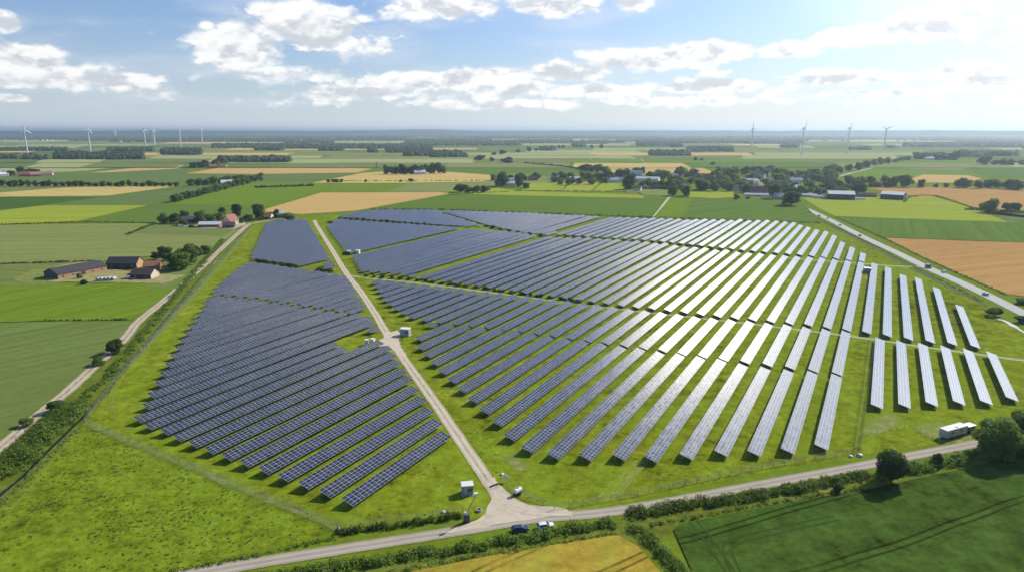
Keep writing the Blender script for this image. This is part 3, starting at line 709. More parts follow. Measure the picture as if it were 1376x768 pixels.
shrub_line([(453, 294), (535, 300), (618, 307)], 20, 3.2, 'dark shrub in the line across the far left solar rows', 'shrubs across the far left rows')
shrub_line([(588, 286), (640, 302), (690, 313), (735, 319)], 16, 3.2, 'dark shrub in the slanting line between the back solar blocks', 'shrubs slanting between back blocks')
shrub_line([(745, 318), (870, 326), (920, 331), (1000, 341)], 22, 2.6, 'dark shrub along the upper path at the row ends', 'shrubs along the upper path')
shrub_line([(460, 341), (472, 343)], 3, 2.6, 'low dark shrub by the white boxes beside the track', 'shrubs by the white boxes')
shrub_line([(440, 299), (463, 303)], 6, 2.4, 'low shrub beside the top of the gravel track', 'shrubs by the track top')
hedge('hedge', [(500, 282), (585, 282), (700, 286), (868, 292.5), (1000, 297), (1100, 300)], 4, 2.2, 'long thin dark hedge along the back edge of the solar park', 'dark', .5, .9, lumps=3.0)

# ------------------------------------------------------------------ hedges, verges
hedge('hedge', [(452, 716), (500, 711), (560, 703), (622, 693)], 2.2, 1.7, 'dark clipped hedge between the front left meadow and the road', 'dark', 7, .30)
hedge('hedge', [(150, 785), (260, 762), (344, 745), (452, 722)], 1.8, .9, 'low scrubby verge hedge on the upper side of the road, lower left', 'hedge', 7, .28, gaps=.2)
hedge('hedge', [(344, 780), (480, 758), (580, 743), (688, 728), (760, 713), (826, 703)], 3.6, 1.9, 'long green hedge below the road beside the parked cars', 'hedge', 6, .34)
hedge('hedge', [(420, 793), (554, 763), (688, 739), (826, 716)], 1.8, .9, 'thin reed strip between the hedge and the golden field', 'reed', 6, .28, gaps=.2)
hedge('hedge', [(846, 692), (930, 678), (1032, 664), (1130, 645), (1172, 638)], 4.2, 2.0, 'long green hedge below the road above the dark crop field', 'hedge', 6, .34)
hedge('hedge', [(870, 706), (960, 690), (1060, 672), (1160, 655)], 1.6, .9, 'thin pale reed strip along the dark crop field edge', 'reed', 6, .28, gaps=.25)
hedge('hedge', [(1215, 634), (1260, 625), (1300, 616), (1345, 607)], 4.2, 2.6, 'bushy hedge below the road between the lone tree and the big trees', 'hedge', 6, .36)
hedge('hedge', [(1345, 607), (1400, 594), (1460, 580)], 5.0, 3.6, 'dense dark hedge under the two big trees', 'dark', 6, .4)
hedge('hedge', [(850, 708), (872, 725), (900, 750), (925, 785)], 3.6, 1.7, 'green hedge in the ditch between golden and dark fields', 'hedge', 6, .33)
hedge('hedge', [(876, 722), (905, 748), (930, 775)], 1.8, .8, 'pale grass strip at the corner of the dark crop field', 'reed', 6, .3)
hedge('hedge', [(-40, 665), (0, 637), (30, 614), (62, 582), (92, 556), (104, 545)], 9, 3.4, 'thick scrub bank between the left lane and the ditch', 'hedge', 2.4, .42)
hedge('hedge', [(108, 541), (140, 512), (165, 482), (195, 448), (228, 405), (256, 373), (285, 339), (300, 322)], 4.4, 1.5, 'low rough bank of grass between lane and ditch', 'hedge', 3.5, .38, gaps=.2)
hedge('hedge', [(-30, 700), (20, 662), (64, 616), (108, 574)], 2.4, .8, 'low reed fringe on the pasture side of the ditch', 'reed', 4, .32, gaps=.2)
hedge('hedge', [(116, 560), (150, 520), (176, 488), (206, 452), (240, 411), (268, 376), (298, 338)], 1.8, .8, 'low reed fringe on the solar park side of the ditch', 'reed', 4, .32, gaps=.3)
hedge('hedge', [(1100, 295), (1160, 323), (1222, 355.5), (1269, 379), (1320, 405)], 2.2, .8, 'rough grass fringe between the main road and its ditch', 'hedge', 2, .5, gaps=.25)
hedge('hedge', [(1122, 292), (1187, 320), (1240, 346), (1300, 373), (1352, 396)], 2.0, .8, 'rough grass edge between the main road and brown field', 'oak', 2, .5, gaps=.2)
hedge('hedge', [(60, 431), (120, 430), (172, 429)], 2.2, 1.1, 'short dark hedge between two green fields left of the lane', 'dark', 4, .45, gaps=.3)
hedge('hedge', [(0, 355), (60, 353), (130, 351)], 3, 1.4, 'dark hedge behind the left farm barns', 'dark', 2.5, .6, gaps=.2)
hedge('hedge', [(0, 302), (105, 299), (212, 300)], 3, 1.0, 'thin dark field edge hedge left of the upper farm', 'dark', 1, .9, gaps=.3)
hedge('hedge', [(170, 316), (185, 310), (200, 304), (212, 302)], 4, 1.4, 'short curved hedge below the upper farm', 'oak', 2, .7, gaps=.3)
hedge('hedge', [(212, 302), (240, 302), (262, 302)], 4, 2.6, 'dark hedge left of the upper farm vans', 'dark', 2, .7)
hedge('hedge', [(322, 300), (345, 296), (380, 292)], 5, 3.2, 'dark hedge along the lane beside the farmhouse', 'dark', 2, .7)
hedge('hedge', [(600, 263), (700, 257), (838, 258), (862, 262)], 3, 1.0, 'thin hedge between lime fields before the village', 'dark', .8, 1.0, gaps=.5)
hedge('hedge', [(1215, 272), (1224, 265), (1257, 264), (1310, 281), (1330, 289)], 3.5, 1.6, 'thin dark hedge round the yellow green field on the right', 'dark', .8, 1.0, gaps=.3)
hedge('hedge', [(705, 220), (760, 225), (790, 230)], 7, 5, 'long low tree belt on the green field behind the village', 'far', .5, 1.8, lumps=4)
hedge('hedge', [(440, 243.5), (560, 243.5), (668, 243)], 3.5, 1.6, 'thin hedge along the golden field in the middle distance', 'far', .5, 1.5, lumps=5, gaps=.5)
hedge('hedge', [(840, 254), (870, 254), (925, 254.5)], 10, 7, 'dense tree belt at the front edge of the village', 'oak', .35, 1.5, lumps=3)
hedge('hedge', [(344, 252.5), (390, 251), (422, 250)], 6, 4.5, 'dark bushy hedge at the end of the left tree line', 'far', .5, 1.4, lumps=3)
hedge('hedge', [(1295, 282), (1340, 284), (1400, 289)], 6, 4, 'dark hedge under the trees on the far right field', 'dark', .6, 1.2, lumps=3)

# grass tussocks that make the pasture and meadow rough
def tussocks(name, poly, n, size, label, leaf, seed):
    P = [G(*p) for p in poly]; rng = random.Random(seed); mb = MB()
    def inside(x, y):
        c = False
        for i in range(len(P)):
            a, b = P[i], P[i - 1]
            if (a.y > y) != (b.y > y) and x < (b.x - a.x) * (y - a.y) / (b.y - a.y) + a.x: c = not c
        return c
    x0, x1 = min(p.x for p in P), max(p.x for p in P); y0, y1 = min(p.y for p in P), max(p.y for p in P); k = 0
    cl = [(rng.uniform(x0, x1), rng.uniform(y0, y1), rng.uniform(2, 9)) for _ in range(60)]
    while k < n:
        if rng.random() < .7: cx, cy, cr = rng.choice(cl); x, y = rng.gauss(cx, cr), rng.gauss(cy, cr)
        else: x, y = rng.uniform(x0, x1), rng.uniform(y0, y1)
        k += 1
        if not inside(x, y): continue
        s = size * rng.uniform(.5, 1.5)
        for j in range(5):
            a = rng.uniform(0, 6.28); l = s * rng.uniform(.5, 1.0); ex, ey = math.cos(a) * l, math.sin(a) * l
            px_, py_ = -math.sin(a) * s * .35, math.cos(a) * s * .35
            mb.add([(x - px_, y - py_, 0.02), (x + px_, y + py_, 0.02), (x + ex * .6 + px_ * .5, y + ey * .6 + py_ * .5, s * .36), (x + ex - px_ * .3, y + ey - py_ * .3, s * .22)], [(0, 1, 2, 3)])
    o = mb.build(name, LEAF[leaf]); o['kind'] = 'stuff'; o['label'] = label
tussocks('grass_tussocks', [(112, 576), (232, 625), (344, 672), (440, 712), (300, 748), (100, 790), (-60, 800), (-60, 740)], 2600, .42, 'rough grass tussocks in the front left pasture', 'grass', 1)
tussocks('grass_tussocks', [(114, 570), (250, 430), (290, 400), (180, 575), (260, 612), (355, 650), (470, 695), (600, 600), (640, 650), (620, 690), (455, 708), (340, 664)], 2600, .40, 'rough meadow grass round the left solar block', 'grass', 2)
tussocks('grass_tussocks', [(520, 470), (560, 490), (640, 560), (700, 615), (880, 632), (1110, 615), (1145, 612), (1010, 635), (840, 672), (740, 686), (680, 650), (620, 590)], 3000, .40, 'rough meadow grass in front of the right solar rows', 'grass', 3)

# ------------------------------------------------------------------ near trees
tree_px(1197, 648, 48, 46, 'lone dark round tree standing by the road right of the fence', 'dark')
tree_px(1338, 612, 58, 62, 'big leafy green tree beside the parked white trailer, nearer of two', 'oak')
tree_px(1372, 606, 58, 54, 'big dark tree cut by the right picture edge', 'dark')
tree_px(1260, 625, 22, 16, 'small dark upright bush in the hedge left of the big trees', 'dark', 'bush', 'bush', 'bush')
tree_px(1127, 660, 15, 15, 'small dark round bush on the dark crop field edge', 'dark', 'bush', 'bush', 'bush')
tree_px(155, 474, 20, 24, 'round dark tree beside the bend of the left lane', 'dark')
tree_px(132, 490, 14, 18, 'bushy tree just below the round tree on the left lane', 'oak', 'bush', 'bush', 'bush')
tree_px(76, 552, 18, 24, 'dark bush on the lane side above the scrub bank', 'dark', 'bush', 'bush', 'bush')
tree_px(36, 572, 14, 20, 'green bush nearest the left picture edge by the lane', 'oak', 'bush', 'bush', 'bush')
tree_px(1336, 424, 14, 24, 'dark bush beside the stony stream by the main road', 'dark', 'bush', 'bush', 'bush')
tree_px(1372, 433, 12, 18, 'dark bush by the stream at the right picture edge', 'dark', 'bush', 'bush', 'bush')
tree_px(1374, 408, 10, 22, 'round bush at the brown field corner beside the main road', 'oak', 'bush', 'bush', 'bush')
# zoom windows used to read the photograph: origin and scale
Z5, Z6, Z7, Z4 = (660, 210, 6.855), (860, 210, 6.855), (1040, 200, 6.855), (200, 250, 6.855)
K5, K6, K7, K8 = (0, 150, 4), (344, 150, 4), (688, 150, 4), (1032, 150, 4)
def many(win, items, label, group, leaf=None, cls=None):
    ox, oy, s = win
    for it in items:
        lf = leaf or rt.choice(['oak', 'oak', 'dark', 'oak', 'far'])
        if len(it) > 4: lf = it[4]
        tree_px(ox + it[0] / s, oy + it[1] / s, it[2] / s, it[3] / s, label, lf, cls, group=group, kx=1.12)
FARM_T = [(65, 680, 70, 70), (150, 690, 130, 110), (240, 762, 140, 110), (300, 774, 150, 150), (370, 722, 170, 150), (440, 664, 120, 110), (530, 628, 80, 85)]
words = ['small left end', 'round tall', 'dense lower', 'largest broad', 'big middle', 'bushy upper', 'small right end']
for it, wd in zip(FARM_T, words):
    tree_px(200 + it[0] / 6.855, 250 + it[1] / 6.855, it[2] / 6.1, it[3] / 6.0, f'{wd} tree in the clump beside the farm shed and lane', 'dark' if it[0] in (240, 65) else 'oak', 'mid', group='trees beside the left farm', kx=1.1)
UP = [((140, 345, 100, 105), 'oak', 'leftmost round tree beside the upper farm vans'), ((240, 345, 100, 115), 'dark', 'second round dark tree left of the upper farm vans'), ((335, 312, 92, 105), 'oak', 'round tree behind the grey roof of the upper farm'),
      ((475, 312, 92, 115), 'oak', 'wide round tree behind the white shed of the upper farm'), ((565, 318, 62, 110), 'oak', 'bushy low tree left of the red roofed farmhouse'), ((675, 268, 72, 70), 'dark', 'small tree behind the farmhouse on the green field'),
      ((815, 278, 118, 105), 'dark', 'tall dark tree right behind the red roofed farmhouse'), ((1015, 298, 135, 115), 'dark', 'tallest dark tree along the lane right of the farmhouse'), ((905, 318, 58, 65), 'oak', 'small round tree between farmhouse and tallest tree'),
      ((1110, 290, 52, 65), 'red', 'small copper coloured tree by the lane cottage'), ((1180, 282, 72, 78), 'red', 'larger copper coloured tree by the lane cottage'), ((1290, 316, 72, 125), 'oak', 'wide bushy tree at the end of the lane by the solar park')]
for it, lf, lb in UP: tree_px(200 + it[0] / 6.855, 250 + it[1] / 6.855, it[2] / 6.855, it[3] / 6.855, lb, lf, 'mid')
many(Z5, [(110, 272, 130, 100), (180, 217, 48, 55), (250, 282, 120, 75), (290, 232, 80, 95), (410, 218, 72, 85), (320, 297, 52, 75), (60, 275, 70, 60), (25, 222, 55, 55)], 'dark tree round the white house left of the village', 'trees by the left village house')
many(Z5, [(590, 212, 62, 95), (660, 222, 82, 75), (735, 204, 56, 65), (845, 228, 90, 65), (900, 224, 72, 65), (960, 224, 72, 75), (1010, 224, 72, 55)], 'dark tree among the white houses behind the lime paddocks', 'trees behind the lime paddocks')
many(Z5, [(1090, 234, 112, 115), (1185, 214, 100, 95), (1270, 304, 155, 125, 'dark'), (1270, 194, 82, 85), (1340, 164, 62, 75)], 'big dark tree left of the long white shed', 'trees left of the long white shed')
many(Z5, [(870, 134, 62, 115), (930, 140, 52, 80), (990, 144, 72, 95), (1050, 144, 52, 85)], 'tree in the clump under the brown field behind the village', 'tree clump under the brown field')
many(Z6, [(215, 218, 92, 105), (375, 184, 92, 75), (435, 194, 52, 80), (500, 194, 72, 75), (20, 175, 80, 60), (100, 195, 50, 100), (610, 230, 40, 90), (330, 235, 60, 90), (455, 250, 50, 70)], 'dark tree beneath the brown field in the village', 'village trees beneath the brown field')
many(Z6, [(70, 274, 72, 95), (130, 292, 62, 85), (190, 294, 72, 75), (280, 294, 92, 85), (340, 294, 82, 75), (15, 288, 50, 60), (235, 296, 60, 60)], 'tree in front of the long white shed in the village', 'trees before the long white shed')
many(Z6, [(305, 364, 102, 95, 'dark'), (420, 368, 112, 105, 'oak')], 'round tree at the gravel road entering the village', 'trees at the gravel road end')
many(Z6, [(570, 314, 102, 155), (685, 324, 95, 85), (740, 284, 72, 95), (820, 324, 82, 75), (780, 300, 50, 60)], 'round tree at the village edge above the small lime field', 'trees above the small lime field')
many(Z6, [(690, 194, 62, 85), (830, 194, 92, 135), (880, 164, 72, 85), (970, 174, 82, 95), (1090, 184, 92, 135), (1200, 134, 52, 75), (1250, 184, 82, 95), (1310, 194, 82, 85), (730, 134, 42, 55), (790, 150, 50, 70), (1060, 140, 50, 70)], 'tree in the back rows of the village', 'trees in the back of the village', None, 'far')
many(Z6, [(920, 274, 62, 125), (980, 334, 82, 115), (1180, 294, 52, 65, 'light'), (1145, 245, 40, 50, 'light'), (1355, 264, 62, 65), (1340, 334, 72, 55), (870, 235, 55, 80), (1000, 215, 50, 70), (760, 220, 50, 80)], 'tree among the brown roofed village houses', 'trees among the brown roofs')
many(Z6, [(890, 398, 52, 55, 'dark'), (995, 394, 22, 45, 'dark')], 'small dark bush on the field edge before the village', 'bushes before the village')
many(Z6, [(1230, 388, 142, 135, 'dark'), (1345, 444, 92, 75, 'dark')], 'large dark tree where the main road enters the village', 'trees where the main road enters')
many(Z6, [(510, 42, 36, 38), (565, 42, 26, 38), (670, 82, 32, 48)], 'tree beside the pale road leaving the village', 'trees on the pale road')
many(Z7, [(155, 524, 138, 150, 'dark')], 'broad dark tree beside the main road bend', 'tree beside the main road bend')
many(Z7, [(80, 254, 72, 75), (150, 264, 62, 75), (245, 244, 46, 115), (370, 274, 92, 135), (500, 244, 92, 105), (560, 224, 82, 95), (610, 224, 62, 55), (545, 284, 82, 95), (480, 314, 62, 85), (430, 300, 60, 80)], 'tree at the right back of the village', 'trees at the right back of the village')
many(Z7, [(330, 394, 92, 95), (520, 394, 92, 125), (600, 364, 82, 85), (250, 424, 92, 115), (130, 424, 72, 95), (400, 434, 72, 75), (635, 404, 52, 85, 'light'), (440, 380, 60, 80), (190, 370, 60, 80), (300, 340, 60, 70)], 'tree left of the shed with the white roof', 'trees left of the white roofed shed')
many(Z7, [(690, 324, 82, 95), (805, 334, 82, 95), (890, 334, 82, 75), (1020, 324, 82, 85), (1095, 354, 102, 85), (680, 374, 48, 95), (950, 352, 50, 80, 'dark'), (1030, 354, 50, 80, 'dark'), (900, 352, 45, 70, 'dark'), (740, 345, 60, 70)], 'tree in the belt right of the village above the brown field', 'tree belt right of the village')
many(Z7, [(780, 424, 112, 125, 'dark')], 'round dark tree between the two big sheds', 'tree between the two big sheds')
many(Z7, [(1205, 354, 118, 125, 'dark')], 'umbrella shaped tree standing free on the brown field edge', 'free umbrella tree')
many(Z7, [(690, 204, 64, 62), (775, 204, 82, 66), (850, 174, 66, 66), (915, 154, 62, 66), (985, 148, 70, 66), (1040, 140, 64, 60), (1110, 128, 36, 42), (1170, 114, 40, 52), (1230, 108, 40, 52), (1140, 118, 34, 40)], 'round tree in the avenue leaving the village to the right', 'avenue trees right of the village', None, 'mid')
many(K8, [(822, 408, 44, 40)], 'small round tree next right of the umbrella shaped tree', 'small tree by the umbrella tree')
many(K8, [(900, 408, 22, 24), (955, 408, 24, 27)], 'very small round tree on the brown field edge', 'very small field edge trees')
many(K8, [(1015, 408, 42, 38), (1050, 410, 55, 66), (1128, 414, 46, 48), (1180, 410, 46, 50), (1220, 412, 50, 56), (1285, 418, 56, 58), (1345, 422, 56, 62)], 'dark tree in the row above the right brown field', 'row above the right brown field')
many(K8, [(1160, 288, 52, 60), (1215, 288, 30, 36), (1255, 288, 36, 42), (1300, 290, 36, 46), (1360, 288, 32, 44)], 'tree in the far right row before the pale field', 'far right tree row')
many(K8, [(800, 258, 40, 50), (840, 258, 42, 70), (925, 262, 45, 80), (970, 262, 40, 60), (1000, 262, 52, 60), (1055, 246, 42, 70), (1125, 248, 28, 60), (1220, 242, 34, 70), (1280, 242, 34, 70)], 'tree in the wood far right of the avenue', 'far wood right of the avenue', 'far')
many(K8, [(1185, 545, 80, 80, 'oak')], 'leaning tree at the tip of the yellow green field', 'tree at the lime field tip')
many(K8, [(1280, 530, 42, 44, 'dark'), (1330, 534, 46, 54, 'dark')], 'dark tree above the hedge on the right picture edge', 'trees above the right hedge')
many(K6, [(1100, 434, 46, 70, 'oak'), (1145, 435, 36, 50), (1185, 435, 38, 55), (1230, 433, 38, 45)], 'bushy tree in the small clump on the lime field', 'small clump on the lime field')
many(K6, [(1325, 402, 78, 56, 'dark'), (1278, 372, 36, 36)], 'tall dark tree left of the village white house', 'tall trees left of the white house')
many(K6, [(590, 379, 14, 16), (778, 378, 12, 20), (832, 377, 18, 32), (388, 380, 16, 24), (415, 380, 18, 26), (435, 380, 18, 26), (460, 380, 18, 22)], 'tiny dark bush on the field edge below the golden field', 'bushes below the golden field', 'dark')
many(K6, [(705 + 26 * i, 336, rt.uniform(36, 58), 40) for i in range(8)] + [(885 + 24 * i, 332, rt.uniform(40, 60), 36) for i in range(6)], 'dark tree in the island of trees in the golden field', 'island of trees in the golden field', 'dark')
many(K5, [(12 + 36 * i, 402, rt.uniform(20, 40), rt.uniform(26, 36)) for i in range(27)], 'dark tree in the long hedgerow left of the park', 'long hedgerow trees on the left', 'dark')
many(K5, [(1030 + 40 * i, 400 - 3 * i, rt.uniform(30, 52), rt.uniform(44, 60)) for i in range(8)], 'tree at the right end of the long hedgerow', 'right end of the long hedgerow', 'oak')
many(K5, [(940 + 24 * i, 487 - 6.2 * i, rt.uniform(34, 44), rt.uniform(36, 44)) for i in range(20)], 'round tree in the slanting row on the green field', 'slanting row on the green field', 'oak')
many(K5, [(30, 345, 26, 40), (60, 345, 28, 40), (112, 330, 36, 36), (160, 332, 26, 50), (200, 334, 24, 40)], 'dark tree behind the red roofs far left', 'trees behind the far left roofs', 'far')
many(K5, [(1040, 302, 30, 44), (1080, 302, 32, 44), (1105, 300, 40, 34), (1155, 296, 40, 40), (1200, 296, 30, 44)], 'dark tree round the far farm beyond the hedgerow', 'trees round the far farm', 'far')
many(K7, [(30, 222, 20, 26), (92, 216, 28, 28), (130, 212, 16, 24), (252, 198, 18, 20), (275, 198, 18, 20), (480, 200, 26, 24), (428, 198, 20, 18)], 'tiny far dark tree on the fields beyond the village', 'tiny far field trees', 'far')
many(K6, [(1280, 234, 16, 30), (1325, 230, 26, 36), (1268, 268, 24, 24), (1205, 264, 32, 50), (1350, 278, 34, 60), (1180, 262, 20, 24)], 'far dark tree on the green fields left of centre', 'far trees left of centre', 'far')

# ------------------------------------------------------------------ far woods: masses no one could count
def wood(pxs, label, hm=18, seed=1, leaf='far'):
    """band of wood: list of (px, py_front, py_back); dense crowns with an uneven skyline"""
    rng = random.Random(seed); mb = MB()
    for (xa, xb, yf, yb) in pxs:
        a, b, c, d = G(xa, yf), G(xb, yf), G(xb, yb), G(xa, yb)
        k = depth(a) / F; cell = max(10.0, k * 2.6)
        nx = max(2, int((b - a).length / cell)); ny = max(1, min(12, int((d - a).length / (cell * 4))))
        for i in range(nx):
            for j in range(ny):
                u, v = (i + rng.random()) / nx, (j + rng.random() * .8) / ny
                p = (a.lerp(b, u)).lerp(d.lerp(c, u), v); h = hm * .8 * rng.uniform(.6, 1.2); r = cell * rng.uniform(.7, 1.25)
                n = 9; vs = [(p.x, p.y, h)]; fs = []
                for ring, (rr, zz) in enumerate(((.62, .90), (1.05, .55), (1.1, 0))):
                    for q in range(n):
                        t = 2 * math.pi * q / n; s = r * rr * rng.uniform(.8, 1.2)
                        vs.append((p.x + math.cos(t) * s, p.y + math.sin(t) * s, h * zz * rng.uniform(.85, 1.1)))
                for q in range(n):
                    q1 = (q + 1) % n; fs.append((0, 1 + q, 1 + q1))
                    for ring in range(2): o = 1 + ring * n; fs.append((o + q, o + n + q, o + n + q1, o + q1))
                mb.add(vs, fs)
    o = mb.build('wood', LEAF[leaf]); o['kind'] = 'stuff'; o['label'] = label
wood([(75, 192, 215, 209)], 'dark wood below the second turbine', 22, 1)
wood([(217, 270, 209, 203)], 'dark wood below the fifth turbine', 22, 2)
wood([(0, 26, 214.5, 212), (32, 48, 215, 212), (50, 66, 215.5, 213), (0, 90, 203.5, 201.5), (146, 206, 204, 201)], 'scattered woods on the left plain', 20, 3)
wood([(286, 344, 199.5, 195), (344, 380, 203, 200), (344, 560, 200.5, 195.5), (360, 378, 219, 214), (344, 388, 219, 215), (430, 460, 203.5, 200)], 'dark woods left of centre on the plain', 20, 4)
wood([(293, 344, 219, 215), (495, 506, 206, 200), (520, 580, 206, 201), (545, 620, 210.5, 206), (580, 625, 212, 209), (566, 580, 204, 198)], 'dark tree belts in the middle distance', 20, 5)
wood([(545, 700, 196, 190), (560, 640, 193, 188), (690, 770, 193, 189), (780, 815, 193.5, 190)], 'dark wood belt below the horizon', 20, 6)
wood([(770, 786, 198.5, 194), (726, 745, 203, 200), (856, 905, 197, 193), (902, 916, 198, 195), (874, 925, 210, 206), (924, 984, 204.5, 200)], 'woods beyond the village', 22, 7)
wood([(1000, 1080, 193.5, 189), (1050, 1072, 199, 197), (1141, 1149, 202, 200.5), (1152, 1170, 202, 200), (1190, 1203, 200, 198)], 'woods near the right turbines', 18, 8)
wood([(1215, 1376, 198, 193), (1376, 1440, 201, 195), (1310, 1366, 210.5, 206)], 'long wood on the far right', 18, 9)
# the wooded plain that runs to the horizon
band = []
rb = random.Random(5)
for y, h in ((192.5, 17), (191, 17), (189.5, 17), (188, 17), (186.5, 17), (185.2, 18), (184, 18), (183, 18)):
    x = -120
    while x < 1500:
        wd = rb.uniform(60, 260)
        if rb.random() < (.60 if y > 187 else .88): band.append((x, x + wd, y, y - 1.0))
        x += wd + rb.uniform(4, 40)
wood(band, 'dark blue wooded plain stretching to the horizon', 20, 10)
hm = MB(); N = 160
vs = []
for i in range(N + 1):
    a = R(-50 + 100 * i / N); d = 15500
    hh = 90 + 4 * math.sin(i * .21) + 2.5 * math.sin(i * .53 + 1) + (22 if 62 < i < 74 else 0) * math.sin((i - 62) / 12 * math.pi) + 1.5 * math.sin(i * 1.7)
    vs += [(math.sin(a) * (d - 1500), math.cos(a) * (d - 1500), 0), (math.sin(a) * d, math.cos(a) * d, hh), (math.sin(a) * (d + 4000), math.cos(a) * (d + 4000), hh * .4)]
hm.add(vs, [f for i in range(N) for f in ((3 * i, 3 * i + 3, 3 * i + 4, 3 * i + 1), (3 * i + 1, 3 * i + 4, 3 * i + 5, 3 * i + 2))])
hme = hm.mesh('hills', field_mat('hill_wood', (.022, .040, .020), 0, .1, mott=.3))
if hme.polygons[0].normal.z < 0: hme.flip_normals()
structure(mobj('hills', hme))

# ------------------------------------------------------------------ buildings
ROOFS = {k: plain('roof_' + k, c, .75, var=.35, scale=.8) for k, c in dict(dark=(.050, .048, .052), red=(.27, .10, .06), brown=(.115, .065, .055), orange=(.40, .19, .11), white=(.66, .67, .68), grey=(.24, .25, .27), slate=(.10, .105, .12), pale=(.45, .46, .46)).items()}
WALLS = {k: plain('wall_' + k, c, .85, var=.25, scale=.6) for k, c in dict(white=(.66, .65, .62), brick=(.34, .15, .09), orange=(.46, .27, .16), green=(.075, .10, .075), dark=(.045, .05, .055), cream=(.55, .48, .38), navy=(.03, .04, .065), grey=(.35, .36, .37)).items()}
FRAMEW = plain('window_frame', (.7, .7, .68), .5)
DOORM = plain('door_paint', (.10, .07, .05), .6)
def building(name, p, wdt, lng, eave, ridge, rz, roof, wall, label, cat='house', windows=3, front=None, chimney=False, over=.4, big_door=0):
    """gabled building: lng along local x, wdt along local y"""
    b = thing(name, label, cat, (p.x, p.y, 0), rz)
    L2, W2 = lng / 2, wdt / 2
    wm = MB(); vs = [(-L2, -W2, 0), (L2, -W2, 0), (L2, W2, 0), (-L2, W2, 0), (-L2, -W2, eave), (L2, -W2, eave), (L2, W2, eave), (-L2, W2, eave), (-L2, 0, ridge - .15), (L2, 0, ridge - .15)]
    mats = [WALLS[wall], WALLS[front or wall]]
    wm.add(vs, [(0, 1, 5, 4), (2, 3, 7, 6)], 0); wm.add(vs, [(1, 2, 6, 9, 5), (3, 0, 4, 8, 7)], 1); wm.build('wall', mats, b)
    s = (ridge - eave) / W2; rm = MB(); t = .22; ez = eave - over * s + .12
    X = L2 + over
    prof = [(-W2 - over, ez), (0, ridge + .12), (W2 + over, ez), (W2 + over, ez + t), (0, ridge + .12 + t), (-W2 - over, ez + t)]
    v2 = [(-X, y, z) for y, z in prof] + [(X, y, z) for y, z in prof]
    rm.add(v2, [(i, (i + 1) % 6, 6 + (i + 1) % 6, 6 + i) for i in range(6)] + [(0, 5, 4, 1), (1, 4, 3, 2), (6, 7, 10, 11), (7, 8, 9, 10)])
    me = rm.mesh('roof', ROOFS[roof]); fix_normals(me); ro = mobj('roof', me, b)
    if chimney: MB().box((L2 * .5, W2 * .2, ridge + .5), (.8, .8, 1.8)).build('chimney', WALLS['brick'], ro)
    for sgn in (-1, 1):
        for i in range(windows):
            x = -L2 + lng * (i + .5) / windows
            if sgn < 0 and big_door and i == windows // 2:
                MB().box((x, sgn * (W2 + .03), big_door * .45), (big_door, .1, big_door * .9)).build('door', DOORM, b); continue
            f = MB().box((x, sgn * (W2 + .03), eave * .55), (1.3, .1, 1.3)).build('window', FRAMEW, b)
            MB().box((x, sgn * (W2 + .09), eave * .55), (1.1, .06, 1.1)).build('pane', GLASS, f)
    if not big_door and windows: MB().box((L2 + .03, 0, 1.05), (.1, 1.1, 2.1)).build('door', DOORM, b)
    return b
def bpx(win, X, Y, **k):
    ox, oy, s = win; return G(ox + X / s, oy + Y / s)
def face(p): return math.atan2(p.y, p.x) - R(90)
# left farm
building('barn', G(103, 368), 17, 34, 3.6, 7.0, R(70) - R(8), 'dark', 'orange', 'long dark roofed barn with green gable and orange side, left farm', 'barn', 5, 'green', big_door=3.2)
building('barn', G(169, 359.5), 11, 22, 4.2, 8.0, R(2), 'dark', 'dark', 'dark roofed barn with pale orange gable at the back of the yard', 'barn', 3, 'orange', big_door=3.5)
building('farm_shed', G(195, 373), 10, 15, 3.2, 6.6, R(-4), 'brown', 'dark', 'brown roofed shed in front of the tree clump in the farmyard', 'shed', 2, 'cream', big_door=3)
building('farmhouse', G(206, 361.5), 8, 11, 3.0, 6.2, R(12), 'orange', 'brick', 'small orange roofed farmhouse against the tree clump', 'house', 2, chimney=True)
# upper farm
building('farmhouse', G(310, 302), 10, 15, 4.5, 11, R(78), 'red', 'cream', 'tall red roofed farmhouse of the upper farm', 'house', 3, chimney=True)
building('farm_shed', G(308, 306), 9, 11, 3, 6, R(10), 'brown', 'dark', 'brown roofed shed attached before the red roofed farmhouse', 'shed', 2)
building('farm_shed', G(283, 305), 10, 22, 3.2, 5.6, R(3), 'white', 'brick', 'low brick red shed with white roof at the upper farm', 'shed', 4)
building('farm_shed', G(258, 299), 12, 20, 4, 7, R(0), 'slate', 'dark', 'grey green roofed shed behind the parked vans', 'shed', 3)
building('cottage', G(357, 293.5), 8, 16, 3, 6, R(-5), 'orange', 'white', 'cottage with orange roof beside the lane right of the tallest tree', 'house', 3, chimney=True)
building('cottage', G(377, 291), 7, 9, 4, 6.5, R(10), 'white', 'white', 'small white building by the copper coloured trees', 'house', 2)
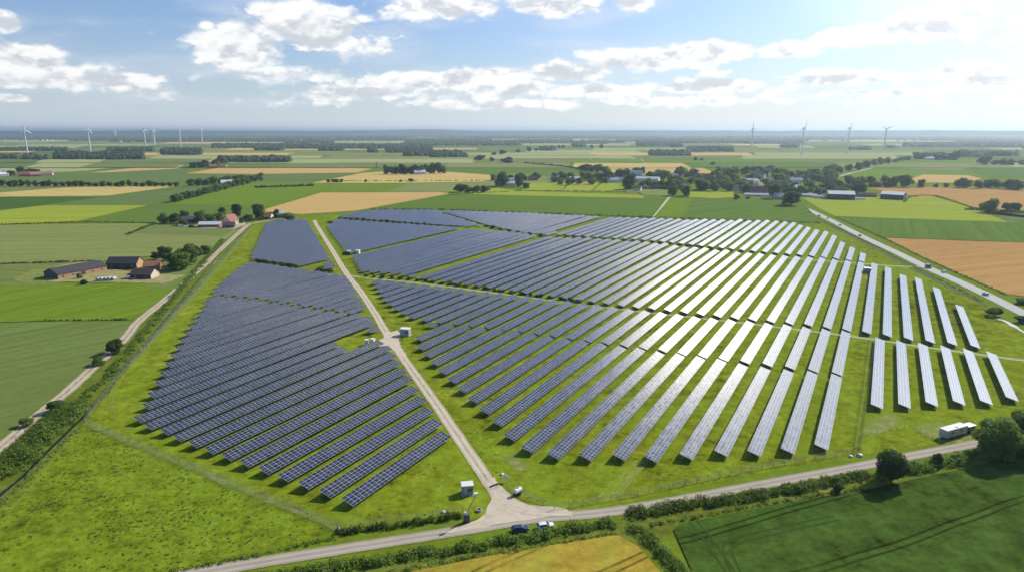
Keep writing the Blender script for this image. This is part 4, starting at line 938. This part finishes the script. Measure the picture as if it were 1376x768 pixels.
# village
V = [
    (Z5, 175, 238, 10, 26, 5, 8, 'pale', 'white', 'white building among the trees left of the village'), (Z5, 385, 222, 10, 18, 4.5, 9, 'brown', 'brick', 'pinkish brick house left of the lime paddocks'),
    (Z5, 605, 212, 12, 26, 5, 10, 'pale', 'white', 'white house with pale roof behind the first lime paddock'), (Z5, 705, 208, 10, 20, 5, 9, 'slate', 'white', 'white house with slate roof right of a round tree, behind paddocks'),
    (Z5, 790, 222, 12, 30, 4.5, 7, 'white', 'white', 'bright white low building behind the middle lime paddock'), (Z5, 920, 222, 9, 16, 4, 8, 'grey', 'white', 'small white house behind the right lime paddock'),
    (Z5, 1100, 236, 12, 30, 4.5, 8, 'white', 'white', 'long white house under the dark village trees'), (Z5, 1195, 232, 10, 18, 4.5, 8, 'pale', 'white', 'white house beside the biggest dark village tree'),
    (Z6, 60, 232, 22, 50, 6, 9, 'pale', 'white', 'long shed with pale roof left in the village'), (Z5, 1335, 196, 16, 26, 8, 14, 'white', 'cream', 'tall white gabled roof behind the long pale shed'),
    (Z6, 590, 206, 14, 48, 5, 10, 'brown', 'brick', 'long dark brown roofed building under the brown field'), (Z6, 700, 218, 10, 18, 4.5, 8, 'white', 'white', 'small white roofed house among back village trees'),
    (Z6, 535, 212, 9, 14, 4.5, 8.5, 'grey', 'white', 'white house beside the long dark brown roof'), (Z6, 885, 318, 11, 24, 5, 9, 'grey', 'white', 'white house near the field edge in the village middle'),
    (Z6, 1000, 238, 10, 28, 4.5, 7, 'white', 'cream', 'house with long white roof in the village middle'), (Z6, 1110, 204, 11, 18, 7, 11, 'grey', 'white', 'tall white house at the village centre'),
    (Z6, 1095, 350, 16, 24, 5, 11, 'brown', 'brick', 'great brown gabled roof nearest the solar park'), (Z6, 1290, 268, 15, 28, 4.5, 9, 'brown', 'brick', 'wide brown roofed hall behind the great gabled roof'),
    (Z6, 1100, 368, 7, 44, 2.6, 4.2, 'white', 'white', 'long low white building before the great gabled roof'), (Z7, 60, 318, 12, 20, 4.5, 9, 'brown', 'brick', 'brown roofed house right of the wide hall'),
    (Z7, 205, 312, 11, 22, 5.5, 9, 'white', 'white', 'white house right of the brown village roofs'), (Z7, 365, 292, 14, 26, 7, 12, 'grey', 'white', 'large white villa with grey roof at the village right'),
    (Z7, 55, 462, 14, 18, 4, 8, 'pale', 'grey', 'pale roofed barn beside the main road entry'), (Z7, 1095, 462, 20, 30, 7, 10, 'white', 'navy', 'dark blue shed with white roof on the lime field edge'),
    (Z7, 610, 462, 20, 36, 7.5, 11, 'white', 'dark', 'dark walled shed with white roof at the lime field edge'),
    (Z7, 320, 440, 8, 22, 2.6, 4.2, 'white', 'white', 'low white building left of the dark walled shed'), (Z7, 430, 455, 8, 22, 2.8, 4.6, 'pale', 'white', 'low pale building touching the dark walled shed'),
    (Z7, 860, 440, 10, 26, 3.2, 5.6, 'brown', 'brick', 'low brown roofed building between the two big sheds'), (Z6, 1175, 150, 10, 16, 5, 9, 'grey', 'white', 'white house at the very back of the village'),
    (Z6, 1020, 140, 10, 14, 6, 9, 'grey', 'white', 'tall white house beside the pale road end'), (Z6, 760, 135, 8, 12, 5, 8, 'white', 'white', 'small white house where the pale road leaves the village'),
    (Z6, 380, 290, 9, 14, 4, 7, 'pale', 'white', 'small pale house between the gravel road trees'),
    (K5, 20, 345, 12, 18, 4, 8, 'white', 'white', 'white house of the far left hamlet'), (K5, 132, 345, 14, 20, 4, 9, 'red', 'brick', 'red roofed house of the far left hamlet'),
    (K5, 190, 346, 14, 20, 4, 9, 'orange', 'brick', 'orange roofed house of the far left hamlet'), (K5, 258, 341, 14, 20, 4, 8, 'orange', 'white', 'pale house right of the far left hamlet trees'),
    (K5, 1145, 301, 14, 20, 4, 9, 'red', 'brick', 'red roofed house of the far farm'), (K5, 1200, 298, 14, 18, 4, 9, 'orange', 'cream', 'orange roofed house of the far farm'),
    (K5, 1215, 391, 10, 18, 4, 8, 'white', 'white', 'white house in the long hedgerow'), (K5, 1265, 388, 9, 14, 4, 8, 'white', 'white', 'smaller white house in the long hedgerow'),
    (K6, 880, 335, 14, 26, 5, 9, 'white', 'white', 'white house in the island of trees'), (K6, 825, 322, 12, 22, 6, 12, 'orange', 'brick', 'brick house behind the island of trees'),
    (K6, 1365, 398, 10, 20, 5, 8, 'white', 'white', 'white house beside the tall dark tree left of village'),
    (K8, 880, 258, 18, 50, 5, 9, 'white', 'white', 'white building in the far wood right of the avenue'),
]
for win, X, Y, wd, ln, ev, rg, roof, wall, lab in V:
    p = bpx(win, X, Y + 2); ev *= 1.05; rg *= 1.1; building('shed' if ('shed' in lab or 'hall' in lab) else 'house', p, wd, ln, ev, rg, -math.atan2(p.x, p.y) + R(rt.uniform(-14, 14)), roof, wall, lab, 'shed' if ('shed' in lab or 'hall' in lab) else 'house', 3, chimney='house' in lab)
for X_, Y_, hp_, wp_, lb in ((246, 303, 9, 14, 'low bushy tree between the white van and the grey roofed shed'), (268, 300, 12, 15, 'bushy tree covering the right end of the grey roofed shed'), (296, 297, 12, 14, 'tree just left of the red farmhouse roof'), (323, 300, 8, 10, 'small tree touching the red farmhouse gable'), (334, 297, 9, 12, 'low tree on the lane between farmhouse and cottage')):
    tree_px(X_, Y_, hp_, wp_, lb, 'oak', 'mid')
fillr = random.Random(21)
for X, Y, lab, grp in [(fillr.uniform(880, 1050), fillr.uniform(233, 256), 'tree among the gardens in the village middle', 'garden trees in the village middle') for _ in range(44)] + [(fillr.uniform(1050, 1128), fillr.uniform(236, 262), 'tree among the gardens in the right half of the village', 'garden trees in the right village half') for _ in range(30)] + [(fillr.uniform(745, 880), fillr.uniform(240, 251), 'tree among the gardens in the left half of the village', 'garden trees in the left village half') for _ in range(18)]:
    tree_px(X, Y, fillr.uniform(7, 11.5), fillr.uniform(9, 14), lab, fillr.choice(['oak', 'oak', 'far', 'light', 'hedge']), 'far', group=grp)
for i in range(16):
    p = G(fillr.uniform(850, 1110), fillr.uniform(238, 258)); b = building('house', p, fillr.uniform(8, 10), fillr.uniform(10, 15), 4.5, 9, -math.atan2(p.x, p.y) + R(fillr.uniform(-60, 60)), fillr.choice(['white', 'pale', 'orange', 'red', 'orange']), 'white', 'small pale house half hidden among the village trees', 'house', 2); b['group'] = 'small houses among the village trees'
plant_trees()
# pale far towns: white blocks on the plain
ft = random.Random(9)
town_labels = 'white far town block near the horizon'
for cx, cy, n, spr in ((68, 189.5, 7, 14), (170, 191, 5, 12), (345, 183.5, 5, 10), (430, 188, 8, 26), (560, 188, 8, 30), (605, 178.8, 4, 12), (880, 186.5, 6, 30), (830, 191.5, 4, 14), (1120, 190, 5, 20), (1230, 190, 7, 24), (1330, 190, 6, 22), (1340, 182, 3, 5)):
    side_w = 'left' if cx < 500 else ('middle' if cx < 1000 else 'right')
    for i in range(n):
        p = G(cx + ft.uniform(-spr, spr), cy + ft.uniform(-.4, .4)); k = depth(p) / F
        wd, hh = k * ft.uniform(2, 6), k * ft.uniform(1.0, 1.7)
        b = thing('far_building', f'tiny white building of the far town at the {side_w} of the horizon', 'building', (p.x, p.y, 0), ft.uniform(-.3, .3), f'far town buildings, {side_w}')
        MB().box((0, 0, hh / 2), (wd, wd * .6, hh)).build('wall', WALLS['white'], b); MB().box((0, 0, hh + .6), (wd * 1.02, wd * .62, 1.2)).build('roof', ROOFS['white'], b)

# ------------------------------------------------------------------ wind turbines
TW = plain('turbine_white', (.74, .75, .76), .4, var=.06)
def turbine(base, hub_y, blade_px, rot, yaw, label, group='wind turbines'):
    p = G(*base); k = depth(p) / F; h = H * (base[1] - hub_y) / (base[1] - HY); bl = blade_px * k
    t = thing('wind_turbine', label, 'wind turbine', (p.x, p.y, 0), -math.atan2(p.x, p.y) + yaw, group)
    MB().tube((0, 0, 0), (0, 0, h), 3.3 * max(1, k / 3.2), 1.8 * max(1, k / 3.2), 14).build('tower', TW, t)
    MB().box((0, .8, h + 1.6), (4.2, 11, 4.2), taper=.9).build('nacelle', TW, t)
    hb = MB().tube((0, -4.6, h + 1.6), (0, -8.0, h + 1.6), 2.4, .9, 12).build('hub', TW, t)
    for i in range(3):
        a = rot + i * 2.0944; u = Vector((math.sin(a), 0, math.cos(a))); q = Vector((math.cos(a), 0, -math.sin(a)))
        c = Vector((0, -6.2, h + 1.6)); mb = MB(); vs = []
        wsc = 1.7 * max(1, k / 3.2)
        for s, wd, th in ((0, 1.3, 1.1), (.08, 1.5, .9), (.22, 2.4, .6), (.5, 1.7, .4), (.8, 1.1, .25), (1, .35, .1)):
            o = c + u * bl * s
            wd *= wsc
            vs += [o + q * wd * .4, o + Vector((0, -th, 0)), o - q * wd * .6, o + Vector((0, th, 0))]
        mb.add(vs, [(4 * i + j, 4 * i + (j + 1) % 4, 4 * i + 4 + (j + 1) % 4, 4 * i + 4 + j) for i in range(5) for j in range(4)] + [(20, 21, 22, 23)], smooth=True)
        mb.build('blade', TW, t)
turbine((37, 205.5), 175.5, 10, 0.0, .3, 'leftmost white wind turbine, one blade straight up')
turbine((122, 205.5), 174, 9, .35, .9, 'tall white turbine above the big left wood, second from left')
turbine((196, 200), 174, 9.5, -.05, 1.2, 'slim white turbine left of a fainter one, third from left')
turbine((208, 194.5), 175, 7, .1, 1.2, 'faint small turbine just right of the slim third one')
turbine((243, 197), 174, 6.5, .95, .4, 'white turbine with two raised blades, above the second wood')
turbine((272, 194), 174.5, 5, 1.0, .8, 'faint small turbine, last of the left group')
turbine((1010, 199.5), 172.5, 10, -.25, .5, 'grey turbine right of the village centre, leftmost of the right group')
turbine((1077, 209), 173, 12, .2, .9, 'nearest grey turbine with its foot on the brown strip')
turbine((1138, 207), 173, 9, .35, .9, 'grey turbine between the nearest one and the last right one')
turbine((1188, 201), 174, 8, 1.05, .25, 'rightmost turbine with two raised blades')
turbine((155, 184), 177.5, 3, .2, .4, 'tiny faint turbine deep in the left woods')
turbine((313, 181.5), 176, 3, .8, .4, 'tiny faint turbine on the horizon right of the left group', )
# lattice mast in the field
p = G(506, 226); k = depth(p) / F
mt = thing('lattice_mast', 'small dark lattice mast on the green field left of the tree island', 'mast', (p.x, p.y, 0), .3)
mb = MB(); hh = 7.5 * k
for sx, sy in ((-1, -1), (1, -1), (1, 1), (-1, 1)): mb.tube((sx * 1.8, sy * 1.8, 0), (sx * .4, sy * .4, hh), .35, .25, 5)
for z in range(8):
    f0, f1 = z / 8, (z + 1) / 8
    for (ax, ay), (bx, by) in (((-1, -1), (1, -1)), ((1, -1), (1, 1)), ((1, 1), (-1, 1)), ((-1, 1), (-1, -1))):
        r0, r1 = 1.8 - 1.4 * f0, 1.8 - 1.4 * f1; mb.tube((ax * r0, ay * r0, hh * f0), (bx * r1, by * r1, hh * f1), .2, .2, 4)
mb.build('lattice', DARKM, mt); MB().box((0, 0, hh), (5, .5, .5)).build('cross_arm', DARKM, mt)

# ------------------------------------------------------------------ vehicles
def car(p, rz, paint, label, cat='car', kind='estate', scale=1.0, parts=True):
    c = thing('parked_car' if 'parked' in label else 'car', label, cat, (p.x, p.y, .11), rz); c.scale = (scale,) * 3
    # body: sections along x (length 4.5)
    if kind == 'van': top = [(-2.35, 1.05), (-2.3, 1.9), (-2.1, 2.05), (1.0, 2.05), (1.55, 1.25), (2.3, 1.0), (2.4, .6)]
    else: top = [(-2.25, .85), (-2.2, 1.0), (-1.75, 1.42), (-1.2, 1.5), (.2, 1.48), (.95, 1.0), (2.0, .86), (2.25, .65)]
    belt = 1.2 if kind == 'van' else .95
    low = [(2.28, .32), (-2.28, .32)]
    W = .92; mb = MB(); rows = []
    prof = low[1:] + top + low[:1]
    for y, ins in ((-W, 1), (-W * .93, 0), (W * .93, 0), (W, 1)):
        row = []
        for x, z in prof:
            yy = y * (1 if z <= belt else 1 - .22 * (z - belt) / .6); zz = z - (.05 if ins and z > .5 else 0)
            row.append((x * (.985 if ins else 1), yy, zz))
        rows.append(row)
    n = len(prof)
    for a, b in zip(rows, rows[1:]): mb.add(a + b, [(i, (i + 1) % n, n + (i + 1) % n, n + i) for i in range(n)])
    mb.add(rows[0], [tuple(range(n))]); mb.add(rows[-1], [tuple(reversed(range(n)))])
    me = mb.mesh('body', paint); fix_normals(me); mobj('body', me, c)
    if not parts: return c
    g = .80 if kind != 'van' else .80
    z0, z1 = belt + .05, (1.40 if kind != 'van' else 1.9)
    for sy in (-1, 1):
        y0, y1 = sy * W * 1.005, sy * W * .90
        xs = (-1.75, .55, .15, -1.5) if kind != 'van' else (.1, 1.35, 1.0, .1)
        mb = MB().add([(xs[0], y0, z0), (xs[1], y0, z0), (xs[2], y1, z1), (xs[3], y1, z1)] + [(xs[0], y0 * .9, z0), (xs[1], y0 * .9, z0), (xs[2], y1 * .9, z1), (xs[3], y1 * .9, z1)],
                      [(0, 1, 2, 3), (7, 6, 5, 4), (0, 4, 5, 1), (1, 5, 6, 2), (2, 6, 7, 3), (3, 7, 4, 0)])
        mb.build('side_window', GLASS, c)
    if kind != 'van':
        MB().add([(.97, -g, 1.03), (.97, g, 1.03), (.27, g * .85, 1.50), (.27, -g * .85, 1.50)], [(0, 1, 2, 3)]).build('windscreen', GLASS, c)
        MB().add([(-2.23, g, 1.04), (-2.23, -g, 1.04), (-1.80, -g * .85, 1.44), (-1.80, g * .85, 1.44)], [(0, 1, 2, 3)]).build('rear_window', GLASS, c)
    else: MB().add([(1.60, -g, 1.30), (1.60, g, 1.30), (1.07, g * .8, 2.0), (1.07, -g * .8, 2.0)], [(0, 1, 2, 3)]).build('windscreen', GLASS, c)
    for x in (-1.4, 1.4):
        for sy in (-1, 1):
            w_ = MB().tube((x, sy * .76, .33), (x, sy * .96, .33), .33, .33, 14).build('wheel', TYRE, c)
            MB().tube((x, sy * .961, .33), (x, sy * .975, .33), .2, .18, 10).build('rim', GREYM, w_)
    for sy in (-1, 1): MB().box((2.22, sy * .62, .68), (.12, .34, .14)).build('headlight', WHITE, c)
    return c
PAINT = {k: plain('car_paint_' + k, v, .22, var=.05, spec=.6) for k, v in dict(blue=(.02, .035, .10), white=(.72, .73, .74), black=(.015, .016, .02), silver=(.45, .47, .5), red=(.3, .02, .02), grey=(.12, .125, .13)).items()}
dirn = (G(770, 692) - G(640, 709)); ra = math.atan2(dirn.y, dirn.x)
car(G(699, 713), ra, PAINT['blue'], 'dark blue car parked on the road verge near the junction')
car(G(733, 709), ra, PAINT['white'], 'white estate car parked just right of the dark blue car')
dm = (G(1077, 277.5) - G(1205, 339.5)); rm_ = math.atan2(dm.y, dm.x)
def lane_pt(px, py, off): return G(px, py)
car(G(1086, 285.5), rm_, PAINT['black'], 'black car farthest up the main road near the village tree')
car(G(1101, 290.5), rm_ + math.pi, PAINT['black'], 'black car second down the main road from the village')
car(G(1112, 294), rm_, PAINT['grey'], 'dark grey car behind the second black one on the main road')
car(G(1129, 303), rm_ + math.pi, PAINT['black'], 'black car alone halfway along the far main road')
car(G(1155.5, 317), rm_, PAINT['grey'], 'dark car just above the brown field corner on the main road')
car(G(1247, 360), rm_ + math.pi, PAINT['blue'], 'dark blue van where the path meets the main road', 'van', 'van', 1.3)
car(G(1268, 366), rm_, PAINT['white'], 'white car on the verge right behind the dark blue van')
car(G(1324, 396), rm_, PAINT['silver'], 'silver blue car nearest the camera on the main road', 'car', 'estate', 1.1)
car(G(244, 305), R(20), PAINT['white'], 'white van parked left at the upper farm', 'van', 'van', 1.3)
car(G(258, 306), R(5), PAINT['black'], 'black van parked beside the white one at the upper farm', 'van', 'van', 1.3)
car(G(180, 376), R(15), PAINT['grey'], 'grey car parked beside the brown shed in the farmyard')
car(G(176, 370), R(35), PAINT['black'], 'black car parked behind the grey one in the farmyard')
car(G(149, 361), R(10), PAINT['white'], 'white car parked before the dark barn at the back of the yard')
# vehicles in the big shed yard
for i, (X, lab) in enumerate(((740, 'white van parked next to the dark walled shed'), (770, 'white van parked second from the dark walled shed'), (800, 'white van parked in the middle between the big sheds'), (830, 'white van parked nearest the dark blue shed'))):
    car(bpx(Z7, X, 470), R(-40), PAINT['white'], lab, 'van', 'van', 1.5, False)
# trailer and tractor unit
dr = G(1313, 595) - G(1220, 613); rr = math.atan2(dr.y, dr.x)
tp = G(1280, 585)
tr = thing('parked_trailer', 'white box trailer parked beside the road under the white solar tables', 'trailer', (tp.x, tp.y, .03), rr + R(6))
MB().box((0, 0, 1.9), (10.5, 2.7, 2.6)).build('body', plain('trailer_side', (.42, .43, .41), .5), tr); MB().box((0, 0, 3.26), (10.7, 2.9, .12)).build('roof', plain('trailer_roof', (.56, .56, .53), .6), tr)
MB().box((.5, -.6, 3.4), (.7, .5, .18)).build('roof_hatch', GREYM, tr)
MB().box((0, 0, .5), (10.2, 1.2, .2)).build('chassis', DARKM, tr)
for x in (-3.6, -2.5, 3.4):
    for sy in (-1, 1): MB().tube((x, sy * .85, .46), (x, sy * 1.25, .46), .46, .46, 14).build('wheel', TYRE, tr)
for x in (-2.5, 2.2): MB().box((x, -1.37, 2.1), (1.1, .06, .8)).build('side_window', GLASS, tr)
tp2 = tp + Vector((math.cos(rr + R(6)), math.sin(rr + R(6)), 0)) * 8.2
tk = thing('tractor_truck', 'small truck with white roof and dark cab in front of trailer', 'truck', (tp2.x, tp2.y, .03), rr + R(6))
MB().box((0, 0, 1.5), (3.6, 2.3, 1.7), taper=.92).build('cab', plain('cab_dark', (.06, .065, .07), .4), tk); MB().box((0, 0, 2.42), (4.0, 2.6, .12)).build('roof', WHITE, tk)
MB().add([(1.82, -.95, 1.4), (1.82, .95, 1.4), (1.73, .9, 2.2), (1.73, -.9, 2.2)], [(0, 1, 2, 3)]).build('windscreen', GLASS, tk)
for x in (-1.2, 1.2):
    for sy in (-1, 1): MB().tube((x, sy * .8, .5), (x, sy * 1.2, .5), .5, .5, 14).build('wheel', TYRE, tk)

# ------------------------------------------------------------------ cabins and site equipment
def cabin(name, p, size, rz, wall, roof, label, cat='cabin', vents=True):
    c = thing(name, label, cat, (p.x, p.y, .02), rz); x, y, z = size
    MB().box((0, 0, z / 2 + .15), (x, y, z)).build('wall', wall, c); MB().box((0, 0, z + .24), (x + .25, y + .25, .16)).build('roof', roof, c)
    MB().box((0, 0, .075), (x + .5, y + .5, .15)).build('base', CONC, c)
    d = MB().box((-x * .2, -y / 2 - .03, z * .45 + .12), (x * .28, .05, z * .8)).build('door', GREYM, c); MB().box((-x * .1, -y / 2 - .075, z * .48), (.06, .04, .25)).build('handle', DARKM, d)
    if vents:
        for q in (.12, .34): MB().box((x * q, -y / 2 - .03, z * .6), (x * .16, .05, z * .35)).build('vent', DARKM, c)
    return c
cabin('transformer_cabin', G(628, 662), (3.2, 2.6, 2.7), ra - R(4), plain('cabin_grey', (.26, .29, .28), .6), plain('cabin_roof', (.66, .66, .64), .6), 'grey green transformer cabin with white roof left of track junction', 'cabin')
cabin('transformer_cabin', G(545, 450), (4.6, 3.4, 3.4), R(-12), plain('cabin_teal', (.33, .38, .36), .5), WHITE, 'white roofed transformer cabin right of the track halfway up', 'cabin')
cabin('switch_cabinet', G(493, 463), (1.6, 1.8, 2.4), R(10), WHITE, WHITE, 'taller white switch cabinet in the gap of the left solar block', 'cabinet', False)
cabin('switch_cabinet', G(501, 460.5), (1.8, 1.6, 2.0), R(-20), WHITE, WHITE, 'smaller white switch cabinet right of the taller one', 'cabinet', False)
cabin('switch_cabinet', G(469, 342), (3, 3, 3), R(10), WHITE, WHITE, 'left white box by the track below the first solar field', 'cabinet', False)
cabin('switch_cabinet', G(481, 340.5), (3, 3, 2.6), R(-10), WHITE, WHITE, 'right white box by the track below the first solar field', 'cabinet', False)
cabin('switch_cabinet', G(1165, 366), (4.5, 4.5, 3.2), R(-20), plain('cabin_grey', (.26, .29, .28), .6), WHITE, 'grey cabin standing at the top end of a solar row, right side', 'cabin', False)
# tank trailer at the junction
p = G(696, 664)
tt = thing('water_bowser', 'small white tank trailer on black wheels right of the junction', 'trailer', (p.x, p.y, .05), ra + R(30))
MB().tube((-1.1, 0, 1.35), (1.1, 0, 1.35), .72, .72, 16).build('tank', WHITE, tt); MB().box((.1, 0, .6), (3.2, 1.1, .14)).build('chassis', DARKM, tt)
for sy in (-1, 1): MB().tube((-.1, sy * .62, .42), (-.1, sy * .9, .42), .42, .42, 14).build('wheel', TYRE, tt)
MB().tube((1.6, 0, .58), (2.6, 0, .5), .06, .06, 6).build('drawbar', DARKM, tt); MB().tube((0, 0, 2.05), (0, 0, 2.25), .28, .28, 10).build('lid', GREYM, tt)
# lifting barrier with counterweight
p = G(627, 701)
bt = thing('lifting_barrier', 'raised barrier with black base and slanting grey arm at the junction', 'barrier', (p.x, p.y, .03), ra)
MB().box((0, 0, 1.1), (1.6, 1.1, 2.2), taper=.94).build('base', DARKM, bt)
MB().box((-.1, 0, 2.6), (.9, .5, .8)).build('counterweight', WHITE, bt)
MB().tube((0, 0, 2.5), (2.6, .4, 7.4), .16, .11, 8).build('arm', GALV, bt)
MB().box((2.7, .4, 7.6), (.9, .7, .55)).build('arm_head', WHITE, bt)
p = G(644, 686)
mh = thing('concrete_ring', 'pale round concrete ring lying in the grass by the barrier', 'concrete ring', (p.x, p.y, .02))
mb = MB(); n = 20; vs = []
for r_, z in ((.75, 0), (.75, .6), (.55, .6), (.55, 0)):
    for i in range(n): t = 6.2832 * i / n; vs.append((r_ * math.cos(t), r_ * math.sin(t), z))
mb.add(vs, [(k_ * n + i, k_ * n + (i + 1) % n, (k_ + 1) * n + (i + 1) % n, (k_ + 1) * n + i) for k_ in range(3) for i in range(n)]); mb.build('ring', CONC, mh)
MB().tube((0, 0, .05), (0, 0, .3), .5, .5, 16).build('cover', DARKM, mh)
# gate leaf, sign panels and white markers right of the track
p = G(668, 654); gt = thing('gate_arm', 'dark open gate arm lying out over the track edge', 'gate', (p.x, p.y, 0), ra + R(25))
MB().tube((0, 0, 0), (0, 0, 1.5), .1, .1, 8).build('post', DARKM, gt); MB().box((-1.4, 0, 1.0), (2.6, .08, .6)).build('gate_leaf', DARKM, gt)
p = G(680, 647); sg = thing('information_board', 'white information board on two posts right of the track', 'sign', (p.x, p.y, 0), ra - R(35))
MB().box((0, 0, 1.6), (1.8, .08, 1.3)).build('board', WHITE, sg)
for x in (-.7, .7): MB().tube((x, .1, 0), (x, .1, 2.1), .05, .05, 6).build('post', GALV, sg)
for i, (x, y, lab) in enumerate(((675, 637.5, 'small white marker stone right of the track above the board'), (455, 711, 'white marker stone at the left fence corner by the road'), (466, 714, 'second white marker stone just right of the fence corner one'), (596, 688, 'small white marker stone on the meadow before the hedge'), (1155, 612, 'larger white boulder at the foot of the double fence'), (1143, 613, 'smaller white boulder left of the double fence foot'))):
    p = G(x, y); mb = MB(); rg_ = random.Random(i); n = 8; vs = [(0, 0, .7)]
    for ring, (rr_, zz) in enumerate(((.45, .55), (.7, .25), (.6, 0))):
        for q in range(n): t = 6.2832 * q / n; s = rr_ * rg_.uniform(.75, 1.2); vs.append((s * math.cos(t), s * math.sin(t), zz))
    fs = [(0, 1 + q, 1 + (q + 1) % n) for q in range(n)] + [(1 + r_ * n + q, 1 + (r_ + 1) * n + q, 1 + (r_ + 1) * n + (q + 1) % n, 1 + r_ * n + (q + 1) % n) for r_ in range(2) for q in range(n)]
    mb.add(vs, fs); o = mb.build('boulder', WHITE, None, (p.x, p.y, .02)); o.scale = (1.3,) * 3 if i == 4 else (.9,) * 3; tag(o, lab, 'stone')
# wrapped bales in the farmyard
rb2 = random.Random(4)
for i in range(5):
    p = G(133 + i * 5, 377.5 - i * .25); bl = MB(); bl.tube((-1.5, 0, 1.3), (1.5, 0, 1.3), 1.3, 1.3, 14)
    tag(bl.build('wrapped_bale', plain('bale_wrap_' + ('pale' if i % 2 else 'blue'), (.50, .54, .55) if i % 2 else (.34, .42, .45), .35), None, (p.x, p.y, 0), R(80)), ('pale white' if i % 2 else 'light blue') + ' wrapped bale in the row on the farmyard front', 'bale', 'wrapped bales, ' + ('white' if i % 2 else 'blue'))
tree_px(113, 382, 8, 12, 'small dark bush at the corner of the long barn', 'dark', 'bush', 'bush', 'bush')
tree_px(107, 374, 9, 9, 'small green bush against the orange barn side', 'oak', 'bush', 'bush', 'bush')

# ------------------------------------------------------------------ fences
WIRE = plain('fence_mesh_wire', (.22, .25, .20), .6)
def fence(pix, step, h, label, rails=6):
    L = [G(*p) for p in pix]; o0 = L[0]; f = thing('fence', label, 'fence', (o0.x, o0.y, 0)); rm = MB(); n = 0
    pm = MB().tube((0, 0, 0), (0, 0, h + .1), .065, .065, 6).mesh('post', GALV)
    tot = sum((b - a).length for a, b in zip(L, L[1:])); step = max(step, tot / 90)
    for a, b in zip(L, L[1:]):
        k = max(1, round((b - a).length / step))
        for i in range(k): mobj('post', pm, f, a + (b - a) * i / k - o0)
        for j in range(rails):
            z = h * (j + 1) / rails; rm.tube(a - o0 + Vector((0, 0, z)), b - o0 + Vector((0, 0, z)), .022, .022, 4)
    mobj('post', pm, f, L[-1] - o0); rm.build('wire', WIRE, f)
fence([(114, 567), (175, 488), (240, 418), (300, 348), (338, 303)], 5, 1.9, 'long wire fence between the ditch and the left solar block')
fence([(114, 567), (232, 617), (344, 664), (419, 693), (453, 709)], 4, 1.9, 'wire fence between the pasture and the left solar block')
fence([(453, 709), (540, 699), (622, 688)], 4, 1.9, 'wire fence behind the dark clipped hedge by the road')
fence([(682, 656), (715, 672), (745, 684), (840, 669), (1010, 632), (1150, 608)], 4, 1.9, 'wire fence along the road before the right solar rows')
fence([(1148, 608), (1158, 540), (1167, 470), (1169, 456)], 4, 2.0, 'left wire fence of the double fence right of the blue rows')
fence([(1156, 608), (1165, 540), (1173, 470), (1175, 458)], 4, 2.0, 'right wire fence of the double fence beside the white tables')
fence([(1160, 584), (1215, 575), (1228, 573), (1262, 594)], 3, 1.2, 'low fence round the small green plot left of the trailer', 2)

# ------------------------------------------------------------------ haze: the air over the plain
hz = MB().box((0, 27000, 86.0), (96000, 57000, 174.0)).build('haze', None); hz.data.materials.clear()
hmt = bpy.data.materials.new('haze_air'); hmt.use_nodes = True; ht = NT(hmt.node_tree); ht.n.clear()
ho = ht.new('ShaderNodeOutputMaterial'); pv = ht.new('ShaderNodeVolumePrincipled')
pv.inputs['Color'].default_value = (.62, .77, .92, 1); pv.inputs['Density'].default_value = 7.0e-5; pv.inputs['Anisotropy'].default_value = .45
ht.l.new(pv.outputs[0], ho.inputs['Volume']); hz.data.materials.append(hmt); hz['kind'] = 'stuff'; hz['label'] = 'thin blue haze over the plain'
